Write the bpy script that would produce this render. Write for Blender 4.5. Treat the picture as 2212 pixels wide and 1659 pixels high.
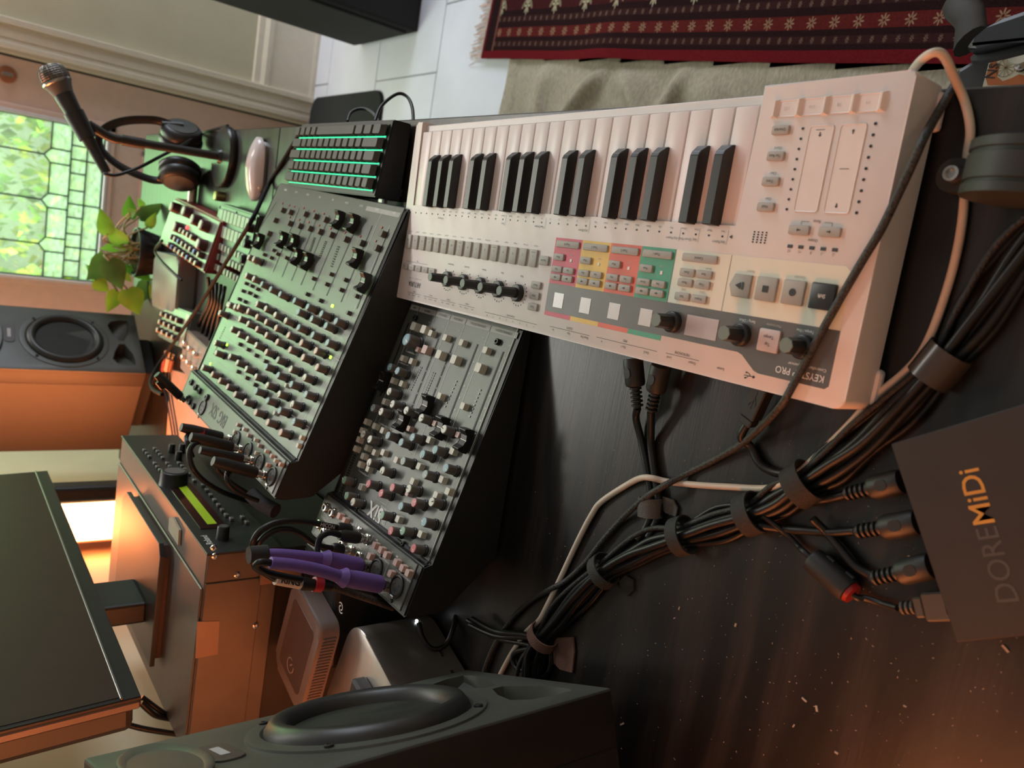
import bpy, bmesh, math, random
from mathutils import Matrix, Vector
random.seed(7)
for o in list(bpy.data.objects): bpy.data.objects.remove(o)
scene = bpy.context.scene
COL = scene.collection

# ------------------------------------------------------------------ camera
FPX, CX, CY = 1700.0, 1106.0, 829.5            # focal length in pixels of the 2212x1659 frame
CAMPOS = Vector((0.0, 0.0, 1.24355))
CAMR = Matrix(((0.16507048, -0.97225119, -0.16576897),
               (-0.58871447, -0.23197794, 0.77433940),
               (-0.79130715, -0.03022998, -0.61067106)))    # image right / down / forward -> world
T = 0.74                                        # height of the desk top
cam_data = bpy.data.cameras.new('camera')
cam = bpy.data.objects.new('camera', cam_data); COL.objects.link(cam)
cam_data.sensor_fit = 'HORIZONTAL'; cam_data.sensor_width = 36.0
cam_data.lens = FPX/2212.0*36.0; cam_data.clip_start = 0.02
cr, cd, cf = CAMR.col[0], CAMR.col[1], CAMR.col[2]
cam.matrix_world = Matrix(((cr.x, -cd.x, -cf.x, CAMPOS.x), (cr.y, -cd.y, -cf.y, CAMPOS.y), (cr.z, -cd.z, -cf.z, CAMPOS.z), (0, 0, 0, 1)))
cam_data.dof.use_dof = True; cam_data.dof.focus_distance = 0.72; cam_data.dof.aperture_fstop = 9.0
scene.camera = cam

# ------------------------------------------------------------------ world, daylight, added fill, exposure
world = bpy.data.worlds.new('world'); scene.world = world; world.use_nodes = True
bg = world.node_tree.nodes['Background']; bg.inputs[0].default_value = (1.0, 0.93, 0.86, 1); bg.inputs[1].default_value = 0.34
def area_light(name, loc, target, size, size_y, power, color):
    l = bpy.data.lights.new(name, 'AREA'); l.shape = 'RECTANGLE'; l.size = size; l.size_y = size_y; l.energy = power; l.color = color
    o = bpy.data.objects.new(name, l); COL.objects.link(o); o.location = loc
    o.rotation_euler = (Vector(target)-Vector(loc)).to_track_quat('-Z', 'Y').to_euler(); return o
area_light('door_daylight', (-0.10, 3.42, 1.50), (-0.08, 1.0, 1.05), 0.60, 0.84, 12, (0.50, 1.0, 0.46))
area_light('side_window_daylight', (2.75, 2.3, 1.55), (0.4, 2.2, 0.1), 1.3, 1.1, 60, (0.80, 0.88, 1.0))
area_light('rear_warm_fill', (1.5, -1.5, 2.2), (-0.1, 0.5, 0.74), 1.4, 1.2, 3, (1.0, 0.86, 0.76))  # unseen warm fill added behind the camera; no window in that wall
area_light('garden_sky', (-0.2, 3.75, 3.2), (-0.2, 5.2, 0.6), 3.0, 1.6, 560, (1.0, 0.98, 0.90))
scene.view_settings.view_transform = 'Standard'; scene.view_settings.look = 'None'
scene.view_settings.gamma = 1.0; scene.view_settings.use_curve_mapping = False
scene.view_settings.exposure = -0.18

# ------------------------------------------------------------------ pixel -> place
def ray(px, py): return CAMR @ Vector(((px-CX)/FPX, (py-CY)/FPX, 1.0))
def atz(px, py, z=T):
    d = ray(px, py); return CAMPOS + d*((z-CAMPOS.z)/d.z)
def aty(px, py, y):
    d = ray(px, py); return CAMPOS + d*((y-CAMPOS.y)/d.y)
def atx(px, py, x):
    d = ray(px, py); return CAMPOS + d*((x-CAMPOS.x)/d.x)
def zoom(x0, y0, s): return lambda a, b: (x0+a/s, y0+b/s)
def frame(o, x, y):
    x = Vector(x).normalized(); y = Vector(y).normalized(); z = x.cross(y)
    return Matrix(((x.x, y.x, z.x, o[0]), (x.y, y.y, z.y, o[1]), (x.z, y.z, z.z, o[2]), (0, 0, 0, 1)))
def onframe(F, px, py, h=0.0):
    n = F.col[2].to_3d(); o = F.col[3].to_3d() + n*h; d = ray(px, py)
    p = CAMPOS + d*(n.dot(o-CAMPOS)/n.dot(d)); q = F.inverted() @ p; return q.x, q.y
def TR(x=0, y=0, z=0): return Matrix.Translation((x, y, z))
def RX(a): return Matrix.Rotation(math.radians(a), 4, 'X')
def RY(a): return Matrix.Rotation(math.radians(a), 4, 'Y')
def RZ(a): return Matrix.Rotation(math.radians(a), 4, 'Z')
def basis(p, zdir, xhint=(1, 0, 0)):
    z = Vector(zdir).normalized(); x = Vector(xhint)
    if abs(x.normalized().dot(z)) > .95: x = Vector((0, 1, 0))
    y = z.cross(x).normalized(); x = y.cross(z)
    return Matrix(((x.x, y.x, z.x, p[0]), (x.y, y.y, z.y, p[1]), (x.z, y.z, z.z, p[2]), (0, 0, 0, 1)))

# ------------------------------------------------------------------ materials
MATS = {}
def mat(name, color, rough=0.5, metal=0.0, spec=0.5, emit=None, estr=0.0, var=0.0, vscale=40.0, bump=0.0, bscale=200.0, alpha=1.0, trans=0.0, coat=0.0, stretch=None):
    if name in MATS: return MATS[name]
    m = bpy.data.materials.new(name); m.use_nodes = True; MATS[name] = m
    nt = m.node_tree; b = nt.nodes['Principled BSDF']
    b.inputs['Base Color'].default_value = (*color, 1); b.inputs['Roughness'].default_value = rough; b.inputs['Metallic'].default_value = metal
    b.inputs['Specular IOR Level'].default_value = spec; b.inputs['Alpha'].default_value = alpha; b.inputs['Transmission Weight'].default_value = trans
    b.inputs['Coat Weight'].default_value = coat
    if emit: b.inputs['Emission Color'].default_value = (*emit, 1); b.inputs['Emission Strength'].default_value = estr
    tc = nt.nodes.new('ShaderNodeTexCoord'); src = tc.outputs['Object']
    if stretch:
        mp = nt.nodes.new('ShaderNodeMapping'); mp.inputs['Scale'].default_value = stretch; nt.links.new(src, mp.inputs[0]); src = mp.outputs[0]
    n = nt.nodes.new('ShaderNodeTexNoise'); n.inputs['Scale'].default_value = vscale; n.inputs['Detail'].default_value = 5; nt.links.new(src, n.inputs['Vector'])
    v = var if var else 0.06
    r = nt.nodes.new('ShaderNodeValToRGB'); r.color_ramp.elements[0].position = .3; r.color_ramp.elements[1].position = .7
    r.color_ramp.elements[0].color = (*[c*(1-v) for c in color], 1); r.color_ramp.elements[1].color = (*[min(1, c*(1+v)) for c in color], 1)
    nt.links.new(n.outputs['Fac'], r.inputs[0]); nt.links.new(r.outputs[0], b.inputs['Base Color'])
    if bump:
        n2 = nt.nodes.new('ShaderNodeTexNoise'); n2.inputs['Scale'].default_value = bscale; n2.inputs['Detail'].default_value = 4; nt.links.new(src, n2.inputs['Vector'])
        bp = nt.nodes.new('ShaderNodeBump'); bp.inputs['Strength'].default_value = bump; bp.inputs['Distance'].default_value = .001
        nt.links.new(n2.outputs['Fac'], bp.inputs['Height']); nt.links.new(bp.outputs[0], b.inputs['Normal'])
    return m

# ------------------------------------------------------------------ objects
ROOTM = {}
def tag(o, label=None, cat=None, group=None, kind=None):
    if label: o['label'] = label
    if cat: o['category'] = cat
    if group: o['group'] = group
    if kind: o['kind'] = kind
    return o
WORLDBUILT = set()
def thing(name, label, cat, M=None, group=None, kind=None, world=False):
    o = bpy.data.objects.new(name, None); COL.objects.link(o); o.empty_display_size = .05
    M = M or Matrix(); o.matrix_world = M; ROOTM[o.name] = M.copy()
    if world: WORLDBUILT.add(o.name)          # its parts are drawn in world coordinates
    return tag(o, label, cat, group, kind)
def put(name, me, m, parent=None, W=None, smooth=None):
    """mesh object; W is its world matrix, parent an Empty or mesh made here"""
    if isinstance(me, bmesh.types.BMesh):
        bm = me; me = bpy.data.meshes.new(name); bmesh.ops.recalc_face_normals(bm, faces=bm.faces); bm.to_mesh(me); bm.free()
        if smooth is not None:
            for p in me.polygons: p.use_smooth = True
            if smooth < 180: me.set_sharp_from_angle(angle=math.radians(smooth))
    if m is not None and not me.materials: me.materials.append(m)
    o = bpy.data.objects.new(name, me); COL.objects.link(o)
    if W is None: W = Matrix() if (not parent or parent.name in WORLDBUILT) else ROOTM[parent.name]
    ROOTM[o.name] = W.copy()
    if parent:
        o.parent = parent; o.matrix_basis = ROOTM[parent.name].inverted() @ W
    else: o.matrix_world = W
    return o
def mesh(name, bm, m, smooth=None):
    """shared mesh data for repeats"""
    me = bpy.data.meshes.new(name); bmesh.ops.recalc_face_normals(bm, faces=bm.faces); bm.to_mesh(me); bm.free(); me.materials.append(m)
    if smooth is not None:
        for p in me.polygons: p.use_smooth = True
        if smooth < 180: me.set_sharp_from_angle(angle=math.radians(smooth))
    return me

# ------------------------------------------------------------------ shapes
def B(): return bmesh.new()
def add_box(bm, lo, hi, bev=0.0, seg=1, M=None):
    old = set(bm.verts)
    vs = bmesh.ops.create_cube(bm, size=1.0)['verts']
    for v in vs: v.co = Vector(((lo[0]+hi[0])/2+v.co.x*(hi[0]-lo[0]), (lo[1]+hi[1])/2+v.co.y*(hi[1]-lo[1]), (lo[2]+hi[2])/2+v.co.z*(hi[2]-lo[2])))
    if bev: bmesh.ops.bevel(bm, geom=list({e for v in vs for e in v.link_edges}), offset=bev, segments=seg, profile=.5, affect='EDGES')
    if M:
        for v in bm.verts:
            if v not in old: v.co = M @ v.co
    return bm
def box(lo, hi, bev=0.0, seg=1): return add_box(B(), lo, hi, bev, seg)
def cbox(sx, sy, sz, bev=0.0, seg=1): return box((-sx/2, -sy/2, 0), (sx/2, sy/2, sz), bev, seg)
def add_prism(bm, poly, z0, z1, M=None, taper=None):
    M = M or Matrix(); n = len(poly)
    top = taper or poly
    a = [bm.verts.new(M @ Vector((x, y, z0))) for x, y in poly]; b = [bm.verts.new(M @ Vector((x, y, z1))) for x, y in top]
    bm.faces.new(a[::-1]); bm.faces.new(b)
    for i in range(n): bm.faces.new((a[i], a[(i+1) % n], b[(i+1) % n], b[i]))
    return bm
def prism(poly, z0, z1, bev=0.0, seg=2):
    bm = add_prism(B(), poly, z0, z1)
    if bev:
        es = [e for e in bm.edges if len(e.link_faces) == 2 and e.link_faces[0].normal.angle(e.link_faces[1].normal, 0) > .5] if False else [e for e in bm.edges if abs(e.verts[0].co.z-z1) < 1e-7 and abs(e.verts[1].co.z-z1) < 1e-7]
        bmesh.ops.bevel(bm, geom=es, offset=bev, segments=seg, profile=.5, affect='EDGES')
    return bm
def rrect(w, d, r, n=4, cx=0, cy=0):
    out = []
    for sx, sy, a0 in ((1, 1, 0), (-1, 1, 90), (-1, -1, 180), (1, -1, 270)):
        for i in range(n+1):
            a = math.radians(a0+90*i/n); out.append((cx+sx*(w/2-r)+r*math.cos(a), cy+sy*(d/2-r)+r*math.sin(a)))
    return out
def circle(r, n=24, cx=0, cy=0, a0=0): return [(cx+r*math.cos(a0+2*math.pi*i/n), cy+r*math.sin(a0+2*math.pi*i/n)) for i in range(n)]
def add_lathe(bm, prof, n=24, M=None):
    M = M or Matrix(); rings = []
    for r, z in prof:
        if r < 1e-6: rings.append([bm.verts.new(M @ Vector((0, 0, z)))])
        else: rings.append([bm.verts.new(M @ Vector((r*math.cos(2*math.pi*i/n), r*math.sin(2*math.pi*i/n), z))) for i in range(n)])
    for a, b in zip(rings, rings[1:]):
        for i in range(n):
            j = (i+1) % n
            if len(a) == 1 and len(b) == 1: continue
            if len(a) == 1: bm.faces.new((a[0], b[j], b[i]))
            elif len(b) == 1: bm.faces.new((a[i], a[j], b[0]))
            else: bm.faces.new((a[i], a[j], b[j], b[i]))
    if len(rings[0]) > 1: bm.faces.new(rings[0][::-1])
    if len(rings[-1]) > 1: bm.faces.new(rings[-1])
    return bm
def lathe(prof, n=24): return add_lathe(B(), prof, n)
def smoothpts(P, step=6):
    P = [Vector(p) for p in P]; out = []
    for i in range(len(P)-1):
        p0 = P[max(i-1, 0)]; p1 = P[i]; p2 = P[i+1]; p3 = P[min(i+2, len(P)-1)]
        for k in range(step):
            t = k/step; out.append(.5*((2*p1)+(p2-p0)*t+(2*p0-5*p1+4*p2-p3)*t*t+(3*p1-p0-3*p2+p3)*t**3))
    out.append(P[-1]); return out
def add_tube(bm, P, r, n=8, step=6, smooth=True, flat=1.0):
    P = smoothpts(P, step) if smooth and len(P) > 2 else [Vector(p) for p in P]
    up = Vector((0, 0, 1)); prev = None; rings = []
    for i, p in enumerate(P):
        t = (P[min(i+1, len(P)-1)]-P[max(i-1, 0)])
        t = t.normalized() if t.length > 1e-9 else Vector((1, 0, 0))
        if prev is None: x = up.cross(t); x = x.normalized() if x.length > .1 else Vector((1, 0, 0))
        else: x = (prev-t*prev.dot(t)); x = x.normalized() if x.length > 1e-6 else up.cross(t).normalized()
        y = t.cross(x); prev = x; rr = r(i/(len(P)-1)) if callable(r) else r
        rings.append([bm.verts.new(p+x*(rr*math.cos(2*math.pi*k/n))+y*(rr*flat*math.sin(2*math.pi*k/n))) for k in range(n)])
    for a, b in zip(rings, rings[1:]):
        for k in range(n): bm.faces.new((a[k], a[(k+1) % n], b[(k+1) % n], b[k]))
    bm.faces.new(rings[0][::-1]); bm.faces.new(rings[-1]); return bm
def tube(P, r, n=8, step=6, smooth=True): return add_tube(B(), P, r, n, step, smooth)
def add_quad(bm, x0, y0, x1, y1, z=0.0, M=None):
    M = M or Matrix(); bm.faces.new([bm.verts.new(M @ Vector(p)) for p in ((x0, y0, z), (x1, y0, z), (x1, y1, z), (x0, y1, z))])
def add_line(bm, a, b, w, z=0.0, M=None):
    M = M or Matrix(); a = Vector((*a, 0)); b = Vector((*b, 0)); t = (b-a).normalized(); n = Vector((-t.y, t.x, 0))*(w/2)
    bm.faces.new([bm.verts.new(M @ (p+Vector((0, 0, z)))) for p in (a-n, b-n, b+n, a+n)])
_GLYPH = {}
def add_text(bm, s, x, y, size, z=0.0, M=None, align='C', bold=0.0, sx=1.0):
    """flat lettering, reading along local +x, added as faces"""
    M = M or Matrix(); key = (s, bold)
    if key not in _GLYPH:
        cu = bpy.data.curves.new('lettering', 'FONT'); cu.body = s; cu.size = 1.0; cu.resolution_u = 3 if len(s) < 13 else 2; cu.offset = bold; cu.align_x = 'LEFT'
        ob = bpy.data.objects.new('lettering', cu); me = bpy.data.meshes.new_from_object(ob)
        _GLYPH[key] = ([v.co.copy() for v in me.vertices], [tuple(p.vertices) for p in me.polygons])
        bpy.data.objects.remove(ob); bpy.data.curves.remove(cu); bpy.data.meshes.remove(me)
    vs, fs = _GLYPH[key]
    if not vs: return
    x0 = min(v.x for v in vs); x1 = max(v.x for v in vs); w = (x1-x0)*size*sx
    ox = x-(w/2 if align == 'C' else (w if align == 'R' else 0))
    nv = [bm.verts.new(M @ Vector((ox+(v.x-x0)*size*sx, y+(v.y-.35)*size, z))) for v in vs]
    for f in fs:
        try: bm.faces.new([nv[i] for i in f])
        except ValueError: pass
# ================================================================== materials
WHITE = mat('keyboard_white_plastic', (0.74, 0.67, 0.645), .42, var=.03)
CREAM = mat('cream_overlay', (0.76, 0.71, 0.58), .35, var=.02)
KEYWHITE = mat('white_key_plastic', (0.77, 0.69, 0.67), .32, var=.02)
KEYBLACK = mat('black_key_plastic', (0.022, 0.022, 0.022), .38)
BTN = mat('grey_rubber_button', (0.40, 0.37, 0.34), .6)
INK = mat('dark_ink', (0.03, 0.03, 0.035), .6)
INKBLUE = mat('slate_ink', (0.16, 0.22, 0.26), .6)
INKGREY = mat('grey_ink', (0.45, 0.43, 0.42), .6)
INKWHITE = mat('white_ink', (0.80, 0.78, 0.74), .6)
PANEL_GREY = mat('grey_overlay', (0.105, 0.10, 0.095), .42)
DARK = mat('black_plastic', (0.016, 0.016, 0.016), .42)
RUBBER = mat('black_rubber', (0.012, 0.012, 0.012), .5)
CABLE = mat('black_cable_rubber', (0.010, 0.010, 0.010), .40, spec=.35, bump=.1)
CHROME = mat('chrome', (0.75, 0.72, 0.68), .18, 1.0)
METAL = mat('brushed_metal', (0.55, 0.55, 0.53), .35, 1.0, stretch=(1, 40, 1), var=.1)

def wood_mat():
    m = bpy.data.materials.new('black_brown_wood'); m.use_nodes = True; nt = m.node_tree; b = nt.nodes['Principled BSDF']
    tc = nt.nodes.new('ShaderNodeTexCoord'); mp = nt.nodes.new('ShaderNodeMapping'); mp.inputs['Scale'].default_value = (6, 130, 30)
    nt.links.new(tc.outputs['Object'], mp.inputs[0])
    n = nt.nodes.new('ShaderNodeTexNoise'); n.inputs['Scale'].default_value = 3.0; n.inputs['Detail'].default_value = 8; n.inputs['Roughness'].default_value = .65
    nt.links.new(mp.outputs[0], n.inputs['Vector'])
    # cathedral grain: rings of a stretched distance field
    mp2 = nt.nodes.new('ShaderNodeMapping'); mp2.inputs['Scale'].default_value = (0.9, 3.2, 1); nt.links.new(tc.outputs['Object'], mp2.inputs[0])
    w = nt.nodes.new('ShaderNodeTexWave'); w.wave_type = 'RINGS'; w.inputs['Scale'].default_value = 2.6; w.inputs['Distortion'].default_value = 8.0; w.inputs['Detail'].default_value = 4; w.inputs['Detail Scale'].default_value = 1.2
    nt.links.new(mp2.outputs[0], w.inputs['Vector'])
    mx = nt.nodes.new('ShaderNodeMath'); mx.operation = 'MULTIPLY'; nt.links.new(n.outputs['Fac'], mx.inputs[0]); nt.links.new(w.outputs['Fac'], mx.inputs[1])
    r = nt.nodes.new('ShaderNodeValToRGB'); r.color_ramp.elements[0].color = (.0075, .0065, .006, 1); r.color_ramp.elements[1].color = (.030, .023, .019, 1)
    r.color_ramp.elements[0].position = .15; r.color_ramp.elements[1].position = .75
    nt.links.new(mx.outputs[0], r.inputs[0]); nt.links.new(r.outputs[0], b.inputs['Base Color'])
    b.inputs['Roughness'].default_value = .34; b.inputs['Specular IOR Level'].default_value = .5
    bp = nt.nodes.new('ShaderNodeBump'); bp.inputs['Strength'].default_value = .14; bp.inputs['Distance'].default_value = .0008
    nt.links.new(n.outputs['Fac'], bp.inputs['Height']); nt.links.new(bp.outputs[0], b.inputs['Normal'])
    return m
WOOD = wood_mat()

# ================================================================== room
YW = 3.15; XW = -0.80
PLANK = mat('white_painted_plank', (0.72, 0.73, 0.80), .38, var=.05, vscale=6, bump=.06, bscale=30)
JOINT = mat('grey_floor_joint', (0.25, 0.25, 0.27), .8)
WALLC = mat('khaki_wall_paint', (0.58, 0.52, 0.36), .7, var=.04, vscale=8, bump=.08, bscale=300)
TRIM = mat('cream_trim_paint', (0.74, 0.64, 0.51), .45, var=.03)
DOORC = mat('pale_door_paint', (0.80, 0.57, 0.47), .5, var=.03)
fl = tag(put('floor', box((-1.2, -1.6, -.05), (2.6, 3.4, -.004)), JOINT), kind='structure')
rowy = 3.005
rows = [3.405]
while rowy > -1.5: rows.append(rowy); rowy -= .405
for i in range(len(rows)-1):
    y1, y0 = rows[i], rows[i+1]
    off = {0: .50, 1: .20, 2: .484, 3: .68}.get(i, [.35, .05, .75][i % 3])
    xs = [-1.2]+sorted([off+1.22*k for k in range(-2, 3) if -1.15 < off+1.22*k < 2.55])+[2.6]
    for a, b in zip(xs, xs[1:]):
        put('plank', box((a+.002, y0+.002, -.02), (b-.002, min(y1-.002, 3.40), 0), .002), PLANK, fl)
# walls: far wall with a door opening, left wall
DX0, DX1, DH = -0.52, 0.345, 2.04
bm = B(); add_box(bm, (XW-.12, YW, 0), (DX0, YW+.12, 2.6)); add_box(bm, (DX1, YW, 0), (2.6, YW+.12, 2.6)); add_box(bm, (DX0, YW, DH), (DX1, YW+.12, 2.6))
wf = tag(put('wall_far', bm, WALLC), kind='structure')
wl = tag(put('wall_left', box((XW-.12, -1.6, 0), (XW, YW+.12, 2.6)), WALLC), kind='structure')
tag(put('wall_near', box((XW-.12, -1.72, 0), (2.72, -1.6, 2.6)), WALLC), kind='structure')
bm = B(); add_box(bm, (2.6, -1.6, 0), (2.72, 1.55, 2.6)); add_box(bm, (2.6, 3.0, 0), (2.72, YW+.12, 2.6)); add_box(bm, (2.6, 1.55, 0), (2.72, 3.0, .85)); add_box(bm, (2.6, 1.55, 2.25), (2.72, 3.0, 2.6))
tag(put('wall_right', bm, WALLC), kind='structure')
# baseboard with cap moulding
def moulding(name, prof, x0, x1, y, m):
    """prof: (depth from wall, height) polygon, run along x on the far wall"""
    M = Matrix(((0, 0, 1, 0), (-1, 0, 0, y), (0, 1, 0, 0), (0, 0, 0, 1)))
    return put(name, add_prism(B(), prof, x0, x1, M), m)
bb = tag(moulding('baseboard_far', [(0, 0), (.022, 0), (.022, .012), (.016, .022), (.016, .175), (.024, .185), (.024, .20), (.012, .214), (.010, .235), (0, .24)], .452, 2.6, YW, TRIM), kind='structure')
# door casing: stepped strips
def casing(name, x0, x1, zt):
    bm = B(); w = x1-x0
    for a, b, d in ((0, .12, .018), (.12, .30, .026), (.30, .42, .020), (.42, .80, .022), (.80, 1.0, .030)):
        s = (lambda t: x0+w*t)
        add_box(bm, (min(s(a), s(b)), YW-d, 0), (max(s(a), s(b)), YW+.01, zt), .002)
    return put(name, bm, TRIM)
tag(casing('trim_1', DX1, .452, 2.1), kind='structure'); tag(casing('trim_2', DX0, -.625, 2.1), kind='structure')
bm = B()
for a, b, d in ((0, .04, .02), (.04, .09, .022), (.09, .107, .030)): add_box(bm, (-.625, YW-d, DH+a), (.452, YW+.01, DH+b), .002)
tag(put('trim_3', bm, TRIM), kind='structure')
# wall plinth block beside the casing
# door leaf with glazed opening
WX0, WX1, WZ0, WZ1 = -0.362, 0.166, 0.712, 1.90
YD = YW+.020                                   # front face of the leaf
bm = B()
for lo, hi in (((DX0+.004, YD, .01), (WX0-.012, YD+.045, DH-.005)), ((WX1+.012, YD, .01), (DX1-.004, YD+.045, DH-.005)),
               ((WX0-.012, YD, .01), (WX1+.012, YD+.045, WZ0-.012)), ((WX0-.012, YD, WZ1+.012), (WX1+.012, YD+.045, DH-.005))): add_box(bm, lo, hi)
door = tag(put('door_1', bm, DOORC), kind='structure')
def ring(x0, x1, z0, z1, w, d0, d1, bev=.003):
    bm = B(); 
    add_box(bm, (x0-w, YD-d0, z0-w), (x0, YD+d1, z1+w), bev); add_box(bm, (x1, YD-d0, z0-w), (x1+w, YD+d1, z1+w), bev)
    add_box(bm, (x0-w, YD-d0, z0-w), (x1+w, YD+d1, z0), bev); add_box(bm, (x0-w, YD-d0, z1), (x1+w, YD+d1, z1+w), bev); return bm
put('glazing_moulding', ring(WX0, WX1, WZ0, WZ1, .030, .012, .03), DOORC, door)
put('glazing_bead', ring(WX0, WX1, WZ0, WZ1, .012, .018, .03), mat('white_bead', (.72, .66, .68), .4), door)
put('panel_moulding', ring(-.30, .105, .16, .57, .022, .012, .004), DOORC, door)
put('door_panel', box((-.27, YD-.006, .19), (.075, YD+.01, .54), .004), DOORC, door)
lock = put('lock_rose', add_lathe(B(), [(.0, .009), (.024, .009), (.027, .006), (.027, 0)], 24, basis((.281, YD, 1.012), (0, -1, 0))), mat('copper_lock', (.55, .22, .13), .35, .7), door, smooth=40)
put('thumb_turn', add_box(B(), (-.006, -.016, .008), (.006, .016, .026), .003, 2, basis((.281, YD, 1.012), (0, -1, 0))), mat('dull_steel', (.30, .26, .22), .4, .8), lock)
put('door_hinge_gap', box((DX1-.006, YD-.001, .01), (DX1-.001, YD+.003, 2.0)), INK, door)
# leaded glass
def glass_mat(name, tint, rough, textured):
    m = bpy.data.materials.new(name); m.use_nodes = True; nt = m.node_tree; nt.nodes.remove(nt.nodes['Principled BSDF'])
    out = nt.nodes['Material Output']; tr = nt.nodes.new('ShaderNodeBsdfTransparent'); tr.inputs[0].default_value = (*tint, 1)
    gl = nt.nodes.new('ShaderNodeBsdfGlossy'); gl.inputs['Roughness'].default_value = .12
    tl = nt.nodes.new('ShaderNodeBsdfTranslucent'); tl.inputs[0].default_value = (*tint, 1)
    n = nt.nodes.new('ShaderNodeTexNoise'); n.inputs['Scale'].default_value = 60 if textured else 25; tc = nt.nodes.new('ShaderNodeTexCoord'); nt.links.new(tc.outputs['Object'], n.inputs['Vector'])
    bp = nt.nodes.new('ShaderNodeBump'); bp.inputs['Strength'].default_value = .5; bp.inputs['Distance'].default_value = .01; nt.links.new(n.outputs['Fac'], bp.inputs['Height'])
    nt.links.new(bp.outputs[0], gl.inputs['Normal']); nt.links.new(bp.outputs[0], tl.inputs['Normal'])
    m1 = nt.nodes.new('ShaderNodeMixShader'); m1.inputs[0].default_value = .32 if textured else .08; nt.links.new(tr.outputs[0], m1.inputs[1]); nt.links.new(tl.outputs[0], m1.inputs[2])
    m2 = nt.nodes.new('ShaderNodeMixShader'); m2.inputs[0].default_value = .07; nt.links.new(m1.outputs[0], m2.inputs[1]); nt.links.new(gl.outputs[0], m2.inputs[2])
    nt.links.new(m2.outputs[0], out.inputs[0]); return m
GCLEAR = glass_mat('water_glass', (.92, .98, .94), .1, False); GTEX = glass_mat('hammered_glass', (.82, .96, .90), .3, True)
LEAD = mat('lead_came', (.20, .24, .25), .4, .6)
win = tag(thing('window_1', None, None, TR(0, YD+.02, 0), world=True), kind='structure')
MG = Matrix(((1, 0, 0, 0), (0, 0, -1, YD+.02), (0, 1, 0, 0), (0, 0, 0, 1)))        # pane x,z -> world
panes = []; ax = [.205, .054, -.098, -.249, -.401]
R0, R1, R2, R3, R4 = WZ0, .763, .812, .873, .893
def clipx(p): return [(min(max(x, WX0), WX1), z) for x, z in p]
for i, a in enumerate(ax):
    h = .024
    if WX0 < a-.03 and a+.03 < WX1:
        panes.append(([(a-h, R2), (a+h, R2), (a+h, R3), (a, R4), (a-h, R3)], True))
        panes.append(([(a-.047, R1), (a, R1), (a, R2), (a-.047, R2)], True)); panes.append(([(a, R1), (a+.047, R1), (a+.047, R2), (a, R2)], True))
    if i < 4:
        b = ax[i+1]; m = (a+b)/2
        hb = .024
        panes.append((clipx([(b+.047, R1), (a-.047, R1), (a-.047, R2), (b+.047, R2)]), True))
        panes.append((clipx([(b+hb, R2), (a-h, R2), (a-h, R3), (b+hb, R3)]), True))
        panes.append((clipx([(b, R0), (a, R0), (a, R1), (b, R1)]), True))
        panes.append((clipx([(b, R4), (b+hb, R3), (a-h, R3), (a, R4), (a, 1.13), (b, 1.13)]), False))
        panes.append((clipx([(b, 1.13), (a, 1.13), (a, 1.5), (b, 1.5)]), False))
        panes.append((clipx([(b, 1.5), (a, 1.5), (a, WZ1), (b, WZ1)]), False))
lead = B()
for poly, tex in panes:
    q = []
    for p in poly:
        if not q or (abs(p[0]-q[-1][0])+abs(p[1]-q[-1][1])) > 1e-4: q.append(p)
    xs = [p[0] for p in q]
    if len(q) < 3 or max(xs)-min(xs) < .01: continue
    put('pane', add_prism(B(), q, -.0015, .0015, MG), GTEX if tex else GCLEAR, win)
    for j in range(len(q)):
        add_tube(lead, [MG @ Vector((*q[j], .0)), MG @ Vector((*q[(j+1) % len(q)], .0))], .0028, 6, smooth=False)
put('lead_came', lead, LEAD, win)
# garden hedge behind the door, leaf by leaf, uncountable
hb = B()
for i in range(9000):
    x = random.uniform(-1.8, 1.6); z = random.uniform(-.05, 2.6); y = 4.6+random.uniform(0, .7)+.25*math.sin(3*x)*math.cos(2*z)
    s = random.uniform(.02, .05); M = TR(x, y, z) @ RZ(random.uniform(0, 360)) @ RX(random.uniform(20, 110))
    hb.faces.new([hb.verts.new(M @ Vector(p)) for p in ((0, -s, 0), (s*.6, 0, .1*s), (0, s, 0), (-s*.6, 0, .1*s))])
def leaf_mat(name, stops, scale, translucent=False):
    m = bpy.data.materials.new(name); m.use_nodes = True; nt = m.node_tree; b = nt.nodes['Principled BSDF']
    tc = nt.nodes.new('ShaderNodeTexCoord'); n = nt.nodes.new('ShaderNodeTexNoise'); n.inputs['Scale'].default_value = scale; n.inputs['Detail'].default_value = 3; nt.links.new(tc.outputs['Object'], n.inputs['Vector'])
    r = nt.nodes.new('ShaderNodeValToRGB'); e = r.color_ramp.elements; e[0].position, e[0].color = stops[0][0], (*stops[0][1], 1); e[1].position, e[1].color = stops[-1][0], (*stops[-1][1], 1)
    for p, c in stops[1:-1]: k = e.new(p); k.color = (*c, 1)
    nt.links.new(n.outputs['Fac'], r.inputs[0]); nt.links.new(r.outputs[0], b.inputs['Base Color']); b.inputs['Roughness'].default_value = .45; b.inputs['Specular IOR Level'].default_value = .3
    if translucent:
        t = nt.nodes.new('ShaderNodeBsdfTranslucent'); nt.links.new(r.outputs[0], t.inputs[0]); mx = nt.nodes.new('ShaderNodeMixShader'); mx.inputs[0].default_value = .5
        nt.links.new(b.outputs[0], mx.inputs[1]); nt.links.new(t.outputs[0], mx.inputs[2]); nt.links.new(mx.outputs[0], nt.nodes['Material Output'].inputs[0])
    return m
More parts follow.
